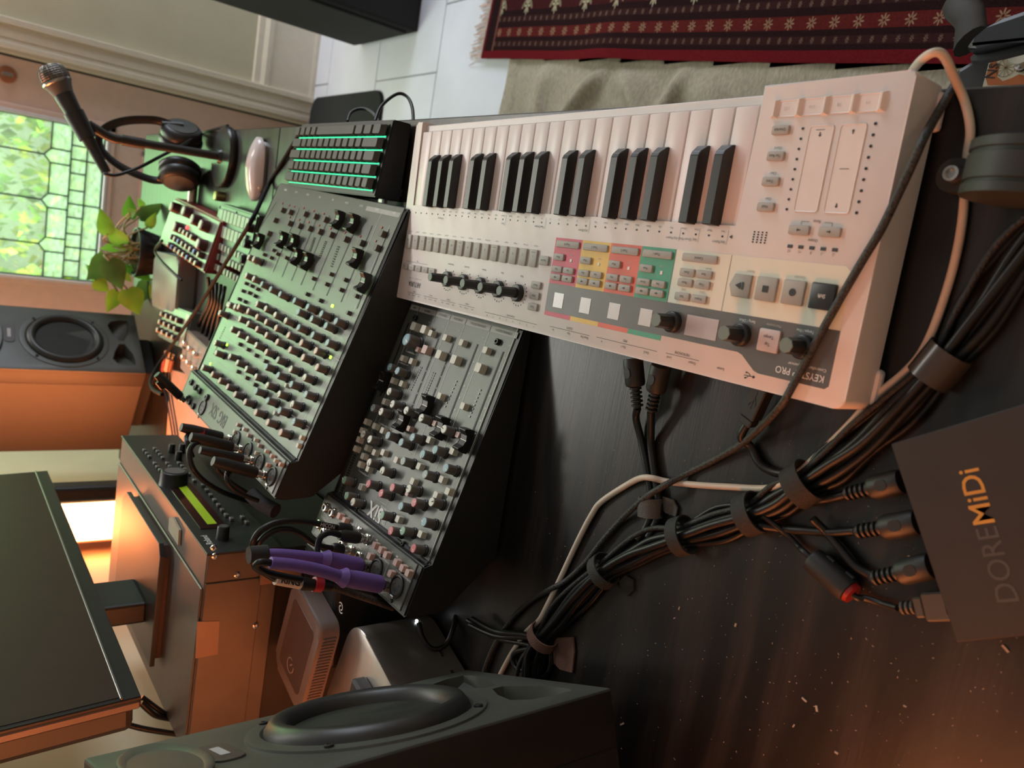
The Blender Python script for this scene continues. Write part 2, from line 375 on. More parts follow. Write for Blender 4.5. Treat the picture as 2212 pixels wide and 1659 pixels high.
tag(put('hedge', hb, leaf_mat('hedge_leaves', [(.30, (.02, .09, .015)), (.44, (.14, .36, .04)), (.54, (.48, .58, .06)), (.62, (.08, .24, .05)), (.75, (.20, .50, .26))], 4.0)), 'sunlit green and yellow garden hedge seen through the door glass', 'hedge', kind='stuff')
tag(put('garden_wall', box((-2.5, 5.80, -.1), (2.5, 5.88, 3.0)), mat('pale_garden_wall', (.45, .60, .50), .8, var=.3, vscale=3)), 'pale green garden wall behind the hedge', 'wall')
tag(put('garden_ground', box((-2.5, 3.45, -.15), (2.5, 5.9, -.10)), mat('garden_soil', (.34, .20, .10), .9, var=.3, vscale=6)), kind='structure')
# doormat
mp = atz(833, 195, 0)
tag(put('doormat', prism(rrect(.90, .60, .05, 5, mp.x-.45, mp.y+.30), .0, .012, .004), mat('charcoal_mat', (.012, .013, .013), .9, bump=.3, bscale=400)), 'charcoal doormat on white floorboards in front of the door', 'doormat')
# tall black cabinet
c = atz(778, 103, 0); c2 = atz(905, 60, 0)
FAB = mat('black_speaker_cloth', (.010, .010, .011), .85, bump=.2, bscale=500)
cab = thing('black_cabinet', 'tall black cloth-covered cabinet standing on the white floorboards', 'cabinet', TR(c.x, c2.y, 0), world=True)
put('body', box((c.x+.004, c2.y, .004), (c.x+.56, c.y, 1.25), .012, 2), FAB, cab)
put('side_cloth', box((c.x-.004, c2.y+.02, .03), (c.x+.006, c.y-.02, 1.22), .003), FAB, cab)
put('plinth', box((c.x+.01, c2.y+.01, 0), (c.x+.55, c.y-.01, .03)), DARK, cab)

# ------------------------------------------------------------------ rugs
ang = math.degrees(math.atan2(-.070, .946))
rc = atz(1048, 130, 0)
def rug_mat():
    m = bpy.data.materials.new('red_turkmen_rug'); m.use_nodes = True; nt = m.node_tree; b = nt.nodes['Principled BSDF']; N = nt.nodes.new; L = nt.links.new
    tc = N('ShaderNodeTexCoord'); sp = N('ShaderNodeSeparateXYZ'); L(tc.outputs['Object'], sp.inputs[0])
    def math_(op, a, bb=None, c=None):
        n = N('ShaderNodeMath'); n.operation = op
        for i, v in enumerate((a, bb, c)):
            if v is None: continue
            if isinstance(v, (int, float)): n.inputs[i].default_value = v
            else: L(v, n.inputs[i])
        return n.outputs[0]
    def ramp(fac, stops, const=True):
        r = N('ShaderNodeValToRGB'); r.color_ramp.interpolation = 'CONSTANT' if const else 'LINEAR'; e = r.color_ramp.elements
        e[0].position, e[0].color = stops[0][0], (*stops[0][1], 1); e[1].position, e[1].color = stops[1][0], (*stops[1][1], 1)
        for p, c in stops[2:]: k = e.new(p); k.color = (*c, 1)
        L(fac, r.inputs[0]); return r.outputs[0]
    X = sp.outputs['X']; Y = math_('MULTIPLY', sp.outputs['Y'], -1.0)
    red, dk, dot, fld = (.20, .012, .018), (.030, .010, .011), (.055, .018, .018), (.075, .014, .016)
    def sc(t): return t/.30
    cx_ = ramp(math_('MULTIPLY', X, 1/.30), [(0, red), (sc(.020), dk), (sc(.030), dot), (sc(.044), dk), (sc(.055), (.15, .020, .018)), (sc(.078), dk), (sc(.092), dot), (sc(.106), dk), (sc(.120), fld), (sc(.19), dk), (sc(.20), fld)])
    # motif masks
    def cells(per, rad, lo, hi, ctr, ex=1.0):
        fy = math_('SUBTRACT', math_('FRACT', math_('MULTIPLY', Y, 1/per)), .5); fy = math_('MULTIPLY', fy, per)
        fx = math_('MULTIPLY', math_('SUBTRACT', X, ctr), ex)
        d = math_('SQRT', math_('ADD', math_('MULTIPLY', fx, fx), math_('MULTIPLY', fy, fy)))
        a = math_('ARCTAN2', fx, fy); lob = math_('MULTIPLY', math_('ADD', math_('COSINE', math_('MULTIPLY', a, 8.0)), 1.6), rad*.38)
        return math_('MULTIPLY', math_('LESS_THAN', d, lob), math_('GREATER_THAN', d, rad*.22))
    def mixc(fac, c1, c2):
        n = N('ShaderNodeMix'); n.data_type = 'RGBA'; L(fac, n.inputs[0]); 
        L(c1, n.inputs[6]); n.inputs[7].default_value = (*c2, 1); return n.outputs[2]
    col = mixc(cells(.046, .0105, 0, 0, .0665, .9), cx_, (.42, .27, .17))
    col = mixc(cells(.023, .004, 0, 0, .0375, .6), col, (.26, .17, .12))
    col = mixc(cells(.023, .004, 0, 0, .099, .6), col, (.28, .19, .14))
    col = mixc(cells(.115, .032, 0, 0, .155, .7), col, (.30, .25, .16))
    col = mixc(cells(.115, .012, 0, 0, .130, .5), col, (.55, .50, .36))
    fx2 = math_('MULTIPLY', math_('SUBTRACT', math_('FRACT', math_('MULTIPLY', math_('SUBTRACT', X, .2), 1/.22)), .5), .22); fy2 = math_('MULTIPLY', math_('SUBTRACT', math_('FRACT', math_('MULTIPLY', Y, 1/.23)), .5), .23)
    d2 = math_('ADD', math_('ABSOLUTE', fx2), math_('ABSOLUTE', fy2)); inside = math_('GREATER_THAN', X, .205)
    for lo_, hi_, c_ in ((.070, .078, (.03, .01, .011)), (.045, .055, (.30, .22, .15)), (.0, .030, (.03, .012, .014)), (.010, .018, (.30, .20, .14))):
        col = mixc(math_('MULTIPLY', inside, math_('MULTIPLY', math_('GREATER_THAN', d2, lo_), math_('LESS_THAN', d2, hi_))), col, c_)
    # far end cross bands
    end = math_('LESS_THAN', Y, .055); n = N('ShaderNodeMix'); n.data_type = 'RGBA'; L(end, n.inputs[0]); L(col, n.inputs[6])
    ce = ramp(math_('MULTIPLY', Y, 1/.06), [(0, red), (.15, dk), (.72, dot), (.80, (.30, .12, .10)), (.88, dk)]); L(ce, n.inputs[7]); col = n.outputs[2]
    edge = math_('LESS_THAN', X, .020); n = N('ShaderNodeMix'); n.data_type = 'RGBA'; L(edge, n.inputs[0]); L(col, n.inputs[6]); n.inputs[7].default_value = (*red, 1); col = n.outputs[2]
    ns = N('ShaderNodeTexNoise'); ns.inputs['Scale'].default_value = 320; L(tc.outputs['Object'], ns.inputs['Vector'])
    n = N('ShaderNodeMix'); n.data_type = 'RGBA'; n.blend_type = 'MULTIPLY'; n.inputs[0].default_value = .6; L(col, n.inputs[6]); L(ns.outputs['Fac'], n.inputs[7])
    n2 = N('ShaderNodeMix'); n2.data_type = 'RGBA'; n2.blend_type = 'ADD'; n2.inputs[0].default_value = .6; L(n.outputs[2], n2.inputs[6]); L(n.outputs[2], n2.inputs[7])
    L(n2.outputs[2], b.inputs['Base Color']); b.inputs['Roughness'].default_value = .9; b.inputs['Specular IOR Level'].default_value = .15
    bp = N('ShaderNodeBump'); bp.inputs['Strength'].default_value = .5; bp.inputs['Distance'].default_value = .002; L(ns.outputs['Fac'], bp.inputs['Height']); L(bp.outputs[0], b.inputs['Normal'])
    return m
def cloth_grid(w, l, nx, ny, zf, thick):
    bm = B(); top = [[bm.verts.new((w*i/nx, -l*j/ny, zf(w*i/nx, l*j/ny)+thick)) for j in range(ny+1)] for i in range(nx+1)]
    for i in range(nx):
        for j in range(ny): bm.faces.new((top[i][j], top[i][j+1], top[i+1][j+1], top[i+1][j]))
    bmesh.ops.solidify(bm, geom=bm.faces[:], thickness=thick); return bm
RUGM = TR(rc.x, rc.y, 0) @ RZ(-5.2)
def bulge(x, y):     # the rug rides over the bunched blanket
    return .009+.020*math.exp(-((y-.52)/.10)**2)*math.exp(-(x/.12)**2)+.003*math.sin(11*y)*math.exp(-(x/.2)**2)
rug = thing('red_rug', 'dark red patterned woven rug with pale fringe on the floor', 'rug', RUGM)
put('pile', cloth_grid(1.3, 2.7, 60, 140, bulge, .006), rug_mat(), rug, smooth=60)
fb = B()
for i in range(330):
    x = i*.0040; L_ = random.uniform(.045, .085); sx = random.uniform(-.02, .01); z = .013
    add_tube(fb, [(x, -.002, z+.004), (x+sx*.4, L_*.5, .008), (x+sx, L_, random.uniform(.002, .005))], .0013, 4, 2)
tag(put('fringe', fb, mat('pale_pink_fringe', (.62, .44, .38), .9), rug), kind='stuff')
cb = atz(1100, 180, 0)
def wr(x, y):
    edge = .258-.0993*(.133+y); k = min(1, max(0, (edge-x)/.05))
    w = .022*math.exp(-((y-.30-.9*(x-.10))/.030)**2)+.020*math.exp(-((y-.52+.8*(x-.1))/.035)**2)+.017*math.exp(-((y-.60-.4*(x-.1))/.022)**2)+.012*math.exp(-((y-.16)/.03)**2)+.014*math.exp(-((y-.78+.5*x)/.05)**2)+.015*math.exp(-((y-.98-.5*x)/.045)**2)
    return .003+k*(1.7*w+.006*abs(math.sin(23*y+14*x))+.003*math.sin(55*y+10*math.sin(9*x)))+(.004 if y < .035 else 0)
tag(put('cream_blanket', cloth_grid(.95, 2.2, 70, 260, wr, .003), mat('cream_weave', (.60, .54, .43), .9, var=.18, vscale=90, bump=.8, bscale=120, stretch=(1, 3, 1)), None, TR(.24, cb.y, 0), smooth=80),
    'crumpled cream woven blanket on the floor under the red rug', 'blanket')
# ================================================================== desks
def desk(label, y0, y1):
    d = thing('desk', label, 'desk', TR(-.3, (y0+y1)/2, 0), world=True)
    put('tabletop', box((-.785, y0, T-.034), (.1414, y1, T), .0015), WOOD, d)
    for x in (-.74, .09):
        for y in (y0+.06, y1-.06): put('leg', box((x-.03, y-.03, 0), (x+.03, y+.03, T-.034), .004), DARK, d)
    return d
desk('long black-brown wooden desk under the white keyboard and the mixers', -.75, 1.3995)
desk('black-brown wooden desk by the door, under the microphone stand and plant', 1.4015, 2.42)

# ================================================================== step keyboard (white controller)
KT = 0.0386
ku = Vector((-.0243, .9996, 0)).normalized()      # bass -> treble
kb0 = Vector((-.0640, .2553, T))                  # bass end, rear corner, on the desk
KF = frame(kb0+Vector((0, 0, KT)), ku, Vector((0, 0, 1)).cross(ku))     # x: u, y: towards the rear (= -v), z up
KS = thing('step_keyboard', 'white 37-key step sequencer keyboard with coloured track panels on the desk', 'keyboard', TR(*kb0) @ RZ(math.degrees(math.atan2(-ku.x, ku.y))))
def KW(u, v, z=0.0): return KF @ TR(u/1000, -v/1000, z/1000)             # millimetres
def mm(poly): return [(x/1000, -y/1000) for x, y in poly]
def arc(cx, cy, r, a0, a1, n=5): return [(cx+r*math.cos(math.radians(a0+(a1-a0)*i/n)), cy+r*math.sin(math.radians(a0+(a1-a0)*i/n))) for i in range(n+1)]
outline = arc(7, 7, 7, 180, 270)+arc(582, 7, 7, 270, 360)+arc(585, 201, 4, 0, 90)+[(574, 205), (574, 108), (107, 108), (107, 206.6)]+arc(4, 202.6, 4, 90, 180)
bm = prism(mm(outline)[::-1], -.0326, 0, .0016, 2)
add_box(bm, (.105, -.2015, -.0326), (.576, -.194, -.0055), .001); put('key_bed', box((.105, -.195, -.0326), (.576, -.106, -.017)), mat('brown_key_bed', (.10, .06, .05), .7), KS, KF)
put('body', bm, WHITE, KS, KF, smooth=35)
for u, v in ((0, 4), (0, 178), (575, 4), (575, 178)):
    put('foot', box(((u-(3 if u == 0 else -1))/1000, -(v+24)/1000, -.0386), ((u+14+(3 if u else 0))/1000, -v/1000, -.030), .003, 2), WHITE, KS, KF)
put('underside', box((.012, -.190, -.0366), (.577, -.012, -.031)), DARK, KS, KF)
# keys
P = (574-108.0)/22
wk = mesh('white_key', box((.0006, -.1935, -.0165), (P/1000-.0006, -.1085, -.0012), .0011, 2), KEYWHITE, 40)
for i in range(22): put('white_key', wk, None, KS, KW(108+P*i, 0))
bkb = B(); w0, w1 = .0058, .0042
prof = [(-.1085, .0), (-.1085, .0085), (-.158, .0085), (-.1612, .0070), (-.1665, .0005), (-.1665, -.003), (-.1085, -.003)]
for s in (-1, 1): pass
va = [bkb.verts.new((-(w0 if z < .004 else w1), y, z)) for y, z in prof]; vb = [bkb.verts.new(((w0 if z < .004 else w1), y, z)) for y, z in prof]
bkb.faces.new(va); bkb.faces.new(vb[::-1])
for i in range(len(prof)): bkb.faces.new((va[i], vb[i], vb[(i+1) % len(prof)], va[(i+1) % len(prof)]))
bmesh.ops.bevel(bkb, geom=bkb.edges[:], offset=.0005, segments=1, affect='EDGES')
bk = mesh('black_key', bkb, KEYBLACK)
for o in range(3):
    for k, s in ((0, -.8), (1, .8), (3, -1.2), (4, 0), (5, 1.2)): put('black_key', bk, None, KS, KW(108+P*(o*7+k+1)+s, 0))
# overlays
def overlay(name, poly, m, h=.25, holes=None): return put(name, add_prism(B(), mm(poly), .0, h/1000), m, KS, KF)
overlay('cream_overlay', [(159, 48.5), (159, 89), (18, 89), (13, 85), (13, 49)], CREAM, .2)
overlay('grey_overlay', [(303.8, 22.3), (303.8, 47.6), (13, 48.8), (13, 13), (15.5, 10.8), (66, 10.8), (70, 12), (82, 21), (86, 22.3), (159, 22.3)], PANEL_GREY, .3)
PINK = mat('pink_print', (.60, .085, .14), .5); YEL = mat('yellow_print', (.75, .47, .10), .5); COR = mat('coral_print', (.72, .13, .085), .5); TEAL = mat('teal_print', (.07, .33, .20), .5)
cols = [(303.8, 267.2, PINK), (267.2, 231.1, YEL), (231.1, 195.2, COR), (195.2, 159, TEAL)]
for a, b, m in cols:
    overlay('track_panel', [(b, 48.0), (b, 89), (a, 89), (a, 47.7)], m, .25); overlay('track_stripe', [(b, 18.2), (b, 22.1), (a, 22.1), (a, 18.2)], m, .25)
# buttons
_bt = {}
def button(u, v, w, d, h=2.0, m=None, r=1.3, name='button', skew=None):
    key = (w, d, h, (m or BTN).name, r)
    if key not in _bt: _bt[key] = mesh(name, prism(rrect(w/1000, d/1000, r/1000, 3), -.0005, h/1000, .0005, 2), m or BTN, 40)
    return put(name, _bt[key], None, KS, KW(u, v, .2))
ink = {k: B() for k in ('dark', 'slate', 'grey', 'white')}
def lab(s, u, v, size, col='dark', z=.4, bold=0.0, align='C', sx=.86):
    add_text(ink[col], s, u/1000, -v/1000, size/1000, z/1000, None, align, bold, sx)
def ln(a, b, w=.35, col='dark', z=.35): add_line(ink[col], (a[0]/1000, -a[1]/1000), (b[0]/1000, -b[1]/1000), w/1000, z/1000)
def arrow(u, v, dx, dy, L=3.0, col='dark', z=2.35):
    d = Vector((dx, dy)); n = Vector((-dy, dx)); p = Vector((u, v))
    a = p-d*(L/2); c = p+d*(L/2); e = p+d*.2
    ln(a, e, .8, col, z); q = [c, e+n*1.2, e-n*1.2]
    ink[col].faces.new([ink[col].verts.new((x.x/1000, -x.y/1000, z/1000)) for x in q])
for v, s, s2 in ((174.9, 'Overdub', ''), (157.6, 'Tie/ Rest', 'Chord'), (140.6, 'Trans', 'Clear'), (123.4, 'Hold', 'Clear')):
    button(85.5, v, 13.5, 6.2); lab(s, 85.5, v, 2.9, z=2.4)
    if s2: lab(s2, 85.5, v+5.6, 2.6, 'slate')
for u, dx in ((56.1, 1), (33.8, -1)): button(u, 109.3, 15.5, 6.4); arrow(u, 109.3, dx, 0)
lab('Reset', 45, 115.5, 2.8); ln((39.5, 115.2), (33.8, 115.2), .25); ln((33.8, 115.2), (33.8, 113), .25); ln((50.5, 115.2), (56.1, 115.2), .25); ln((56.1, 115.2), (56.1, 113), .25)
lab('Octave', 45, 103.2, 2.8)
ledm = mesh('octave_led', cbox(.0038, .0022, .0006, .0002), mat('dark_led', (.05, .05, .055), .4))
for k, s in enumerate(('-2', '-1', '0', '+1', '+2')): put('octave_led', ledm, None, KS, KW(28.3+k*8.2, 98.5)); lab(s, 28.3+k*8.2, 95.2, 2.6)
# touch strips and looper strip
def recess(name, u0, v0, u1, v1, r, m=WHITE):
    w, d = (u1-u0), (v1-v0); bm = B(); o = rrect(w/1000, d/1000, r/1000, 4); i = rrect((w-2)/1000, (d-2)/1000, (r-.8)/1000, 4); n = len(o)
    a = [bm.verts.new((x, y, .0002)) for x, y in o]; b = [bm.verts.new((x*(w-.9)/w, y*(d-.9)/d, .0007)) for x, y in o]; c = [bm.verts.new((x, y, .0003)) for x, y in i]
    for k in range(n):
        j = (k+1) % n; bm.faces.new((a[k], a[j], b[j], b[k])); bm.faces.new((b[k], b[j], c[j], c[k]))
    bm.faces.new(c); return put(name, bm, m, KS, KW((u0+u1)/2, (v0+v1)/2))
recess('touch_strip', 46, 121, 64, 177, 2); recess('touch_strip', 23.8, 121, 42, 177, 2)
recess('looper_strip', 17, 183.5, 94, 195, 1.5)
for u, r in ((17.5, 0), (36, 1), (55.5, 1), (75, 1), (93.5, 0)):
    put('looper_ridge', add_prism(B(), [(-.0028, -.0062), (.0028, -.0062), (.0028, .0062), (-.0028, .0062)], .0, .0028, None, [(-.0006, -.005), (.0006, -.005), (.0006, .005), (-.0006, .005)]), WHITE, KS, KW(u, 189.3))
for u, s in ((26.5, '1/4'), (46, '1/8'), (65.5, '1/16'), (84.5, '1/32')): lab(s, u, 189, 3.0, 'grey', .7)
dots = B()
def dot(u, v, r): add_prism(dots, circle(r/1000, 10, u/1000, -v/1000), .0, .0005)
for k in range(9): dot(69.3, 122.6+k*6.6, .85); dot(19.0, 122.2+k*6.75, .95)
for k in range(5):
    for j in range(4): dot(81.5+j*3.3, 99.3+k*1.75, .55)
ln((52.5, 174), (59, 174), .4, z=.6); arrow(55.5, 171, 0, -1, 3.0, z=.6); arrow(32.5, 172, 0, 1, 3.0, z=.6); arrow(33.5, 126, 0, -1, 3.0, z=.6); ln((30, 149), (36.5, 149), .4, z=.6)
# row of labels and leds under the keys
leds = [118.3+6.97*0]
names = [('Fwd', 118.3), ('Rand', 126.6), ('Walk', 135.5), ('Mono', 145.2), ('Poly', 153.8), ('Up', 163.5), ('Down', 172), ('Exclu', 181), ('Inclu', 190), ('Rand', 199), ('Order', 208), ('Poly', 217), ('-1', 227), ('0', 237.5), ('+1', 248.5), ('+2', 260), ('+3', 271), ('1/4', 284), ('1/8', 295), ('1/16', 306.5), ('1/32', 317.8), ('Triplet', 328.8+.5)]
# measured row: treble half is denser printed
us = [118.3, 126.4, 135.2, 144.2, 152.3, 161.5, 169.3, 178.2, 187.1, 195.9, 204.2, 212.2, 222.5, 231.2, 241, 250.5, 260, 328.8-58, 328.8-46.5, 328.8-34.5, 328.8-23, 328.8-11]
us = [118.3+(576.5-118.3)*k/37.0 for k in range(38)]
txt = ['Fwd', 'Rand', 'Walk', 'Mono', 'Poly', 'Up', 'Down', 'Exclu', 'Inclu', 'Rand', 'Order', 'Poly', '-1', '0', '+1', '+2', '+3', '1/4', '1/8', '1/16', '1/32', 'Triplet', 'Chrom', 'Major', 'Minor', 'Dorian', 'Mixo', 'HarM', 'Blues', 'Root', 'User1', 'User2', '', '', '', '', '', '']
for u, s in zip(us, txt):
    dot(u, 101.4, .75)
    if s: lab(s, u, 104.9, 2.3, 'slate')
for u, s in ((113.5, 'Seq Pattern'), (139.8, 'Seq / Drum Mode'), (158.5, 'Arp Pattern'), (262, 'Arp Octave'), (322.5, 'Time Division'), (385.5, 'Scale'), (500, 'CV Routing')):
    lab(s, u+1.5, 97.2, 2.9, 'slate', align='L')
    if u < 480: ln((u, 95.5), (u, 106), .25, 'slate')
ink['dark'].faces.new([ink['dark'].verts.new((x/1000, -y/1000, .0004)) for x, y in ((109.5, 103), (112, 101.6), (109.5, 100.2))])
# track columns
for k, (a, b, m) in enumerate(cols):
    n = 4-k; c_ = (a+b)/2; button(c_, 83.7, 31, 6.0, 1.6); lab('Track %d' % n, c_, 83.7, 2.9, z=2.0)
    l, r = c_+9.0, c_-7.0
    button(l, 71.8, 13.8, 6.0); lab('Mute', l, 71.8, 2.7, z=2.4); put('led_window', cbox(.0028, .0028, .0007, .0003), INKWHITE, KS, KW(r, 70)); lab('Note', r, 74.6, 2.2, 'grey', .6)
    button(l, 60.9, 13.8, 5.6); lab('Drum' if n == 1 else 'Arp', l, 60.9, 2.7, z=2.4); button(r, 60.9, 13.8, 5.6); lab('Seq', r, 60.9, 2.7, z=2.4)
    button(l, 53.7, 13.8, 5.6); arrow(l, 53.7, 1, 0); button(r, 53.7, 13.8, 5.6); arrow(r, 53.7, -1, 0)
# control block
button(134.6, 84.0, 33, 6.0, 1.6); lab('Control', 134.6, 84.0, 2.9, z=2.0)
for u, v, s in ((127.1, 72.8, 'Save'), (143.5, 72.6, 'Erase'), (127.3, 65, 'Copy'), (143.8, 64.9, 'Paste'), (127.9, 54.4, 'Project'), (144.2, 54.4, 'Exit')): button(u, v, 14.2, 6.0); lab(s, u, v, 2.7, z=2.4)
lab('Reload', 125, 77.2, 2.2, 'grey'); lab('Undo', 145, 59.6, 2.2, 'grey'); lab('Utility', 127, 59.6, 2.2, 'grey')
ln((106.5, 48.5), (106.5, 89), .3, 'dark', .45); ln((159, 47.5), (159, 89), .3, 'dark', .5)
BTG = mat('grey_transport_button', (.34, .33, .30), .5)
play = mesh('play_button', prism([(x/1000, y/1000) for x, y in ((-7.5, -8), (7, -8), (10.5, 0), (7, 8), (-7.5, 8))], 0, .0022, .0005, 2), BTG, 40)
put('play_button', play, None, KS, KW(92.5, 68.3)); button(72, 68.3, 16.5, 16.5, 2.2, BTG, name='stop_button'); button(50.8, 68.5, 16.5, 16.5, 2.2, BTG, name='record_button')
button(29.2, 68.5, 17.5, 17, 2.6, mat('black_shift_button', (.02, .02, .022), .35), name='shift_button'); lab('Shift', 29.2, 68.5, 3.6, 'white', 3.0)
lab('Restart', 88, 78.8, 2.6, 'grey'); lab('Quantize', 49, 78.8, 2.6, 'grey')
def tri(pts, z=2.65, col='dark'): ink[col].faces.new([ink[col].verts.new((x/1000, -y/1000, z/1000)) for x, y in pts])
tri([(92.6, 70.8), (97.2, 68.3), (92.6, 65.8)]); tri([(90.2, 71), (91.6, 71), (91.6, 65.6), (90.2, 65.6)]); tri([(69.6, 70.6), (74.4, 70.6), (74.4, 66), (69.6, 66)]); tri([(x*1000+50.8, y*1000+68.5) for x, y in circle(.0026, 18)])
# grey strip: displays, encoders
for u in (286.7, 250.6, 214.6, 178.5): put('track_window', cbox(.0135, .0135, .0006, .0002), mat('pale_window', (.62, .60, .58), .25), KS, KW(u, 33.5))
put('display', cbox(.030, .0155, .0007, .0002), mat('dim_display', (.50, .46, .46), .2), KS, KW(121.5, 34.2))
ENC = mat('green_grey_knob_top', (.16, .20, .175), .55)
def encoder(u, v, r=6.0, h=19.5, name='encoder', ring=8.2, n=8):
    k = put(name, add_lathe(B(), [(ring/1000, 0), (ring/1000, .0035), (ring*.92/1000, .0045), (r*1.06/1000, .005)], 28), DARK, KS, KW(u, v, .3), smooth=35)
    put('knob_shaft', add_prism(B(), circle(r/1000, n), .004, h/1000, None, circle(r*.88/1000, n)), DARK, k)
    put('knob_top', prism(circle(r*.86/1000, n), h/1000-.0005, h/1000+.0006, .0003, 1), ENC, k); return k
encoder(149, 34.2); encoder(85.5, 34.5); encoder(36, 34.5)
for k in range(5):
    u = 346.9+31.9*k; encoder(u, 33, 5.2, 23.0, 'knob', 8.4, 10)
    for j in range(16):
        a = math.radians(-50+280*j/15); dot(u+12.2*math.cos(a), 33-12.2*math.sin(a), .6)
    lab(('Pitch', 'Gate', 'Velocity', 'Time Shift', 'Randomness')[k], u-1, 49.2, 2.6)
button(62.2, 34.3, 16.5, 15.5, 1.8, mat('pale_tap_button', (.58, .50, .48), .45), name='tap_button'); lab('Tap', 62.2, 31.6, 3.3, z=2.2); lab('Tempo', 62.2, 36.6, 3.3, z=2.2)
lab('Swing / Offset', 83, 44.8, 2.8, 'white'); lab('Metronome', 61, 44.8, 2.8, 'grey', .5); lab('Tempo / Fine', 37, 44.8, 2.8, 'white')
big_ = B(); add_text(big_, 'KEYSTEP PRO', .017, -.0166, .0066, .0005, None, 'L', .004, .92); put('name_lettering', big_, INKWHITE, KS, KF); lab('Controller & Sequencer', 16.5, 22.2, 2.9, 'white', .5, 0, 'L', 1.0)
# step buttons
for k in range(16):
    u = 331.3+15.9*k; button(u, 67.6, 11.2, 16.2, 2.0, name='step_button'); lab(str(k+1), u, 69.5, 3.0, z=2.4)
    if k % 4 == 0: ln((u-3, 73.2), (u+3, 73.2), .35, 'dark', 2.4)
    lab(('Clr Ptn', 'Clr Steps', '- Nudge', 'Nudge +', 'Invert', 'Semi Down', 'Semi Up', 'Oct Down', 'Oct Up', 'Set CH 1', 'Set CH 2', 'Set CH 3', 'Set CH 4', 'Len Drum', 'Knob Cat', 'Wait Load')[k], u, 79.2, 2.2, 'slate')
button(314.8, 66.9, 13.5, 8.5); lab('Step Edit', 314.8, 66.9, 2.5, z=2.4)
for v, s in ((43.4, 'Pattern'), (33.4, 'Chain'), (22.9, 'Scene')): button(320.8, v, 14, 6.8); lab(s, 320.8, v, 2.7, z=2.4)
for k, s in enumerate(('Last', '16', '32', '48', '64')): button(509+k*15.2, 38.2, 12.5, 6.6); lab(s, 509+k*15.2, 38.2, 2.4, z=2.4)
ln((522, 44.5), (570, 44.5), .25); lab('Page', 545, 46, 2.2)
big_ = B(); add_text(big_, 'ARTURIA', .545, -.0194, .0084, .0004, None, 'C', .004, .80); put('maker_lettering', big_, INK, KS, KF); lab('YOUR EXPERIENCE  YOUR SOUND', 545, 26.2, 2.1, 'grey')
# rear connector legend
for k, s in enumerate(('1', '2', '3', '4')):
    u = 432+k*37; ln((u-15, 9.2), (u+15, 9.2), .3); lab('VOICE '+s, u, 11.2, 2.2); lab('Pitch', u-11, 6.8, 2.0); lab('Vel / Mod', u, 6.8, 2.0); lab('Gate', u+11, 6.8, 2.0)
ln((312, 7.6), (397, 7.6), .3); lab('DRUM GATES', 354, 9.7, 2.4)
for k in range(8): lab(str(k+1), 316+k*11, 4.9, 2.6)
ln((239, 9.0), (293, 9.0), .3); lab('CLOCK', 266, 11.2, 2.8)
for u, s in ((288, 'In'), (266, 'Out'), (245, 'Reset Out')): lab(s, u, 6.4, 2.8)
ln((160, 9.3), (230, 9.3), .3); lab('MIDI', 196, 11.6, 2.8)
for u, s in ((223, 'In'), (197, 'Out 1'), (171, 'Out 2')): lab(s, u, 6.4, 2.8)
ln((118, 9.8), (151, 9.8), .3); lab('METRONOME', 135, 12, 2.8); lab('Level', 147, 6.9, 2.8); lab('Output', 124, 6.9, 2.8)
lab('Sustain', 97.5, 7.8, 2.8)
# usb and power marks
ln((69, 7.6), (77, 7.6), .45); ln((71.5, 7.6), (73.5, 9.6), .4); ln((73.5, 9.6), (75, 9.6), .4); ln((73, 7.6), (75, 5.8), .4); dot(69, 7.6, .9); dot(75.4, 9.6, .6); dot(75.6, 5.8, .6)
pw = [(39+2.2*math.cos(a), 7.8+2.2*math.sin(a)) for a in [math.radians(120+i*30) for i in range(11)]]
for a, b in zip(pw, pw[1:]): ln(a, b, .45)
ln((39, 7.6), (39, 10.6), .45)
tag(put('led_dots', dots, mat('led_dot', (.02, .02, .024), .3), KS, KF), kind='stuff')
for k, m in (('dark', INK), ('slate', INKBLUE), ('grey', INKGREY), ('white', INKWHITE)): tag(put('printed_lettering', ink[k], m, KS, KF), kind='stuff')
# ================================================================== mixing consoles
MIXP = mat('dark_green_grey_panel', (.085, .092, .080), .42, .25, bump=.05, bscale=600, stretch=(1, 30, 1))
BIGP = mat('satin_grey_panel', (.110, .122, .106), .36, .40, bump=.06, bscale=500, stretch=(1, 30, 1))
CASE = mat('charcoal_powder_coat', (.018, .018, .017), .45, bump=.1, bscale=900)
KBODY = mat('taupe_knob_body', (.15, .132, .118), .34, .15)
KSKIRT = mat('black_knob_skirt', (.012, .012, .012), .4)
CAPS = dict(b=mat('blue_knob_cap', (.22, .36, .40), .45), c=mat('cream_knob_cap', (.62, .62, .52), .45), r=mat('red_knob_cap', (.55, .12, .13), .45), g=mat('green_knob_cap', (.17, .33, .22), .45), y=mat('grey_green_knob_cap', (.27, .33, .30), .45), p=mat('pink_knob_cap', (.62, .42, .36), .45), k=mat('black_knob_cap', (.02, .02, .02), .4))
SW = mat('pale_switch_cap', (.62, .59, .50), .5); SWP = mat('pink_switch_cap', (.58, .40, .35), .5); SWD = mat('dark_switch_cap', (.10, .085, .075), .5)
LEDOFF = mat('unlit_led', (.02, .025, .018), .3); LEDON = mat('lit_green_led', (.3, .9, .1), .4, emit=(.45, 1.0, .08), estr=3.0)
SCRIB = mat('grey_label_strip', (.34, .34, .31), .5); SLOT = mat('fader_slot', (.004, .004, .004), .6)
FCAP = mat('black_fader_cap', (.013, .013, .013), .33); FLINE = mat('fader_line', (.8, .75, .68), .5)
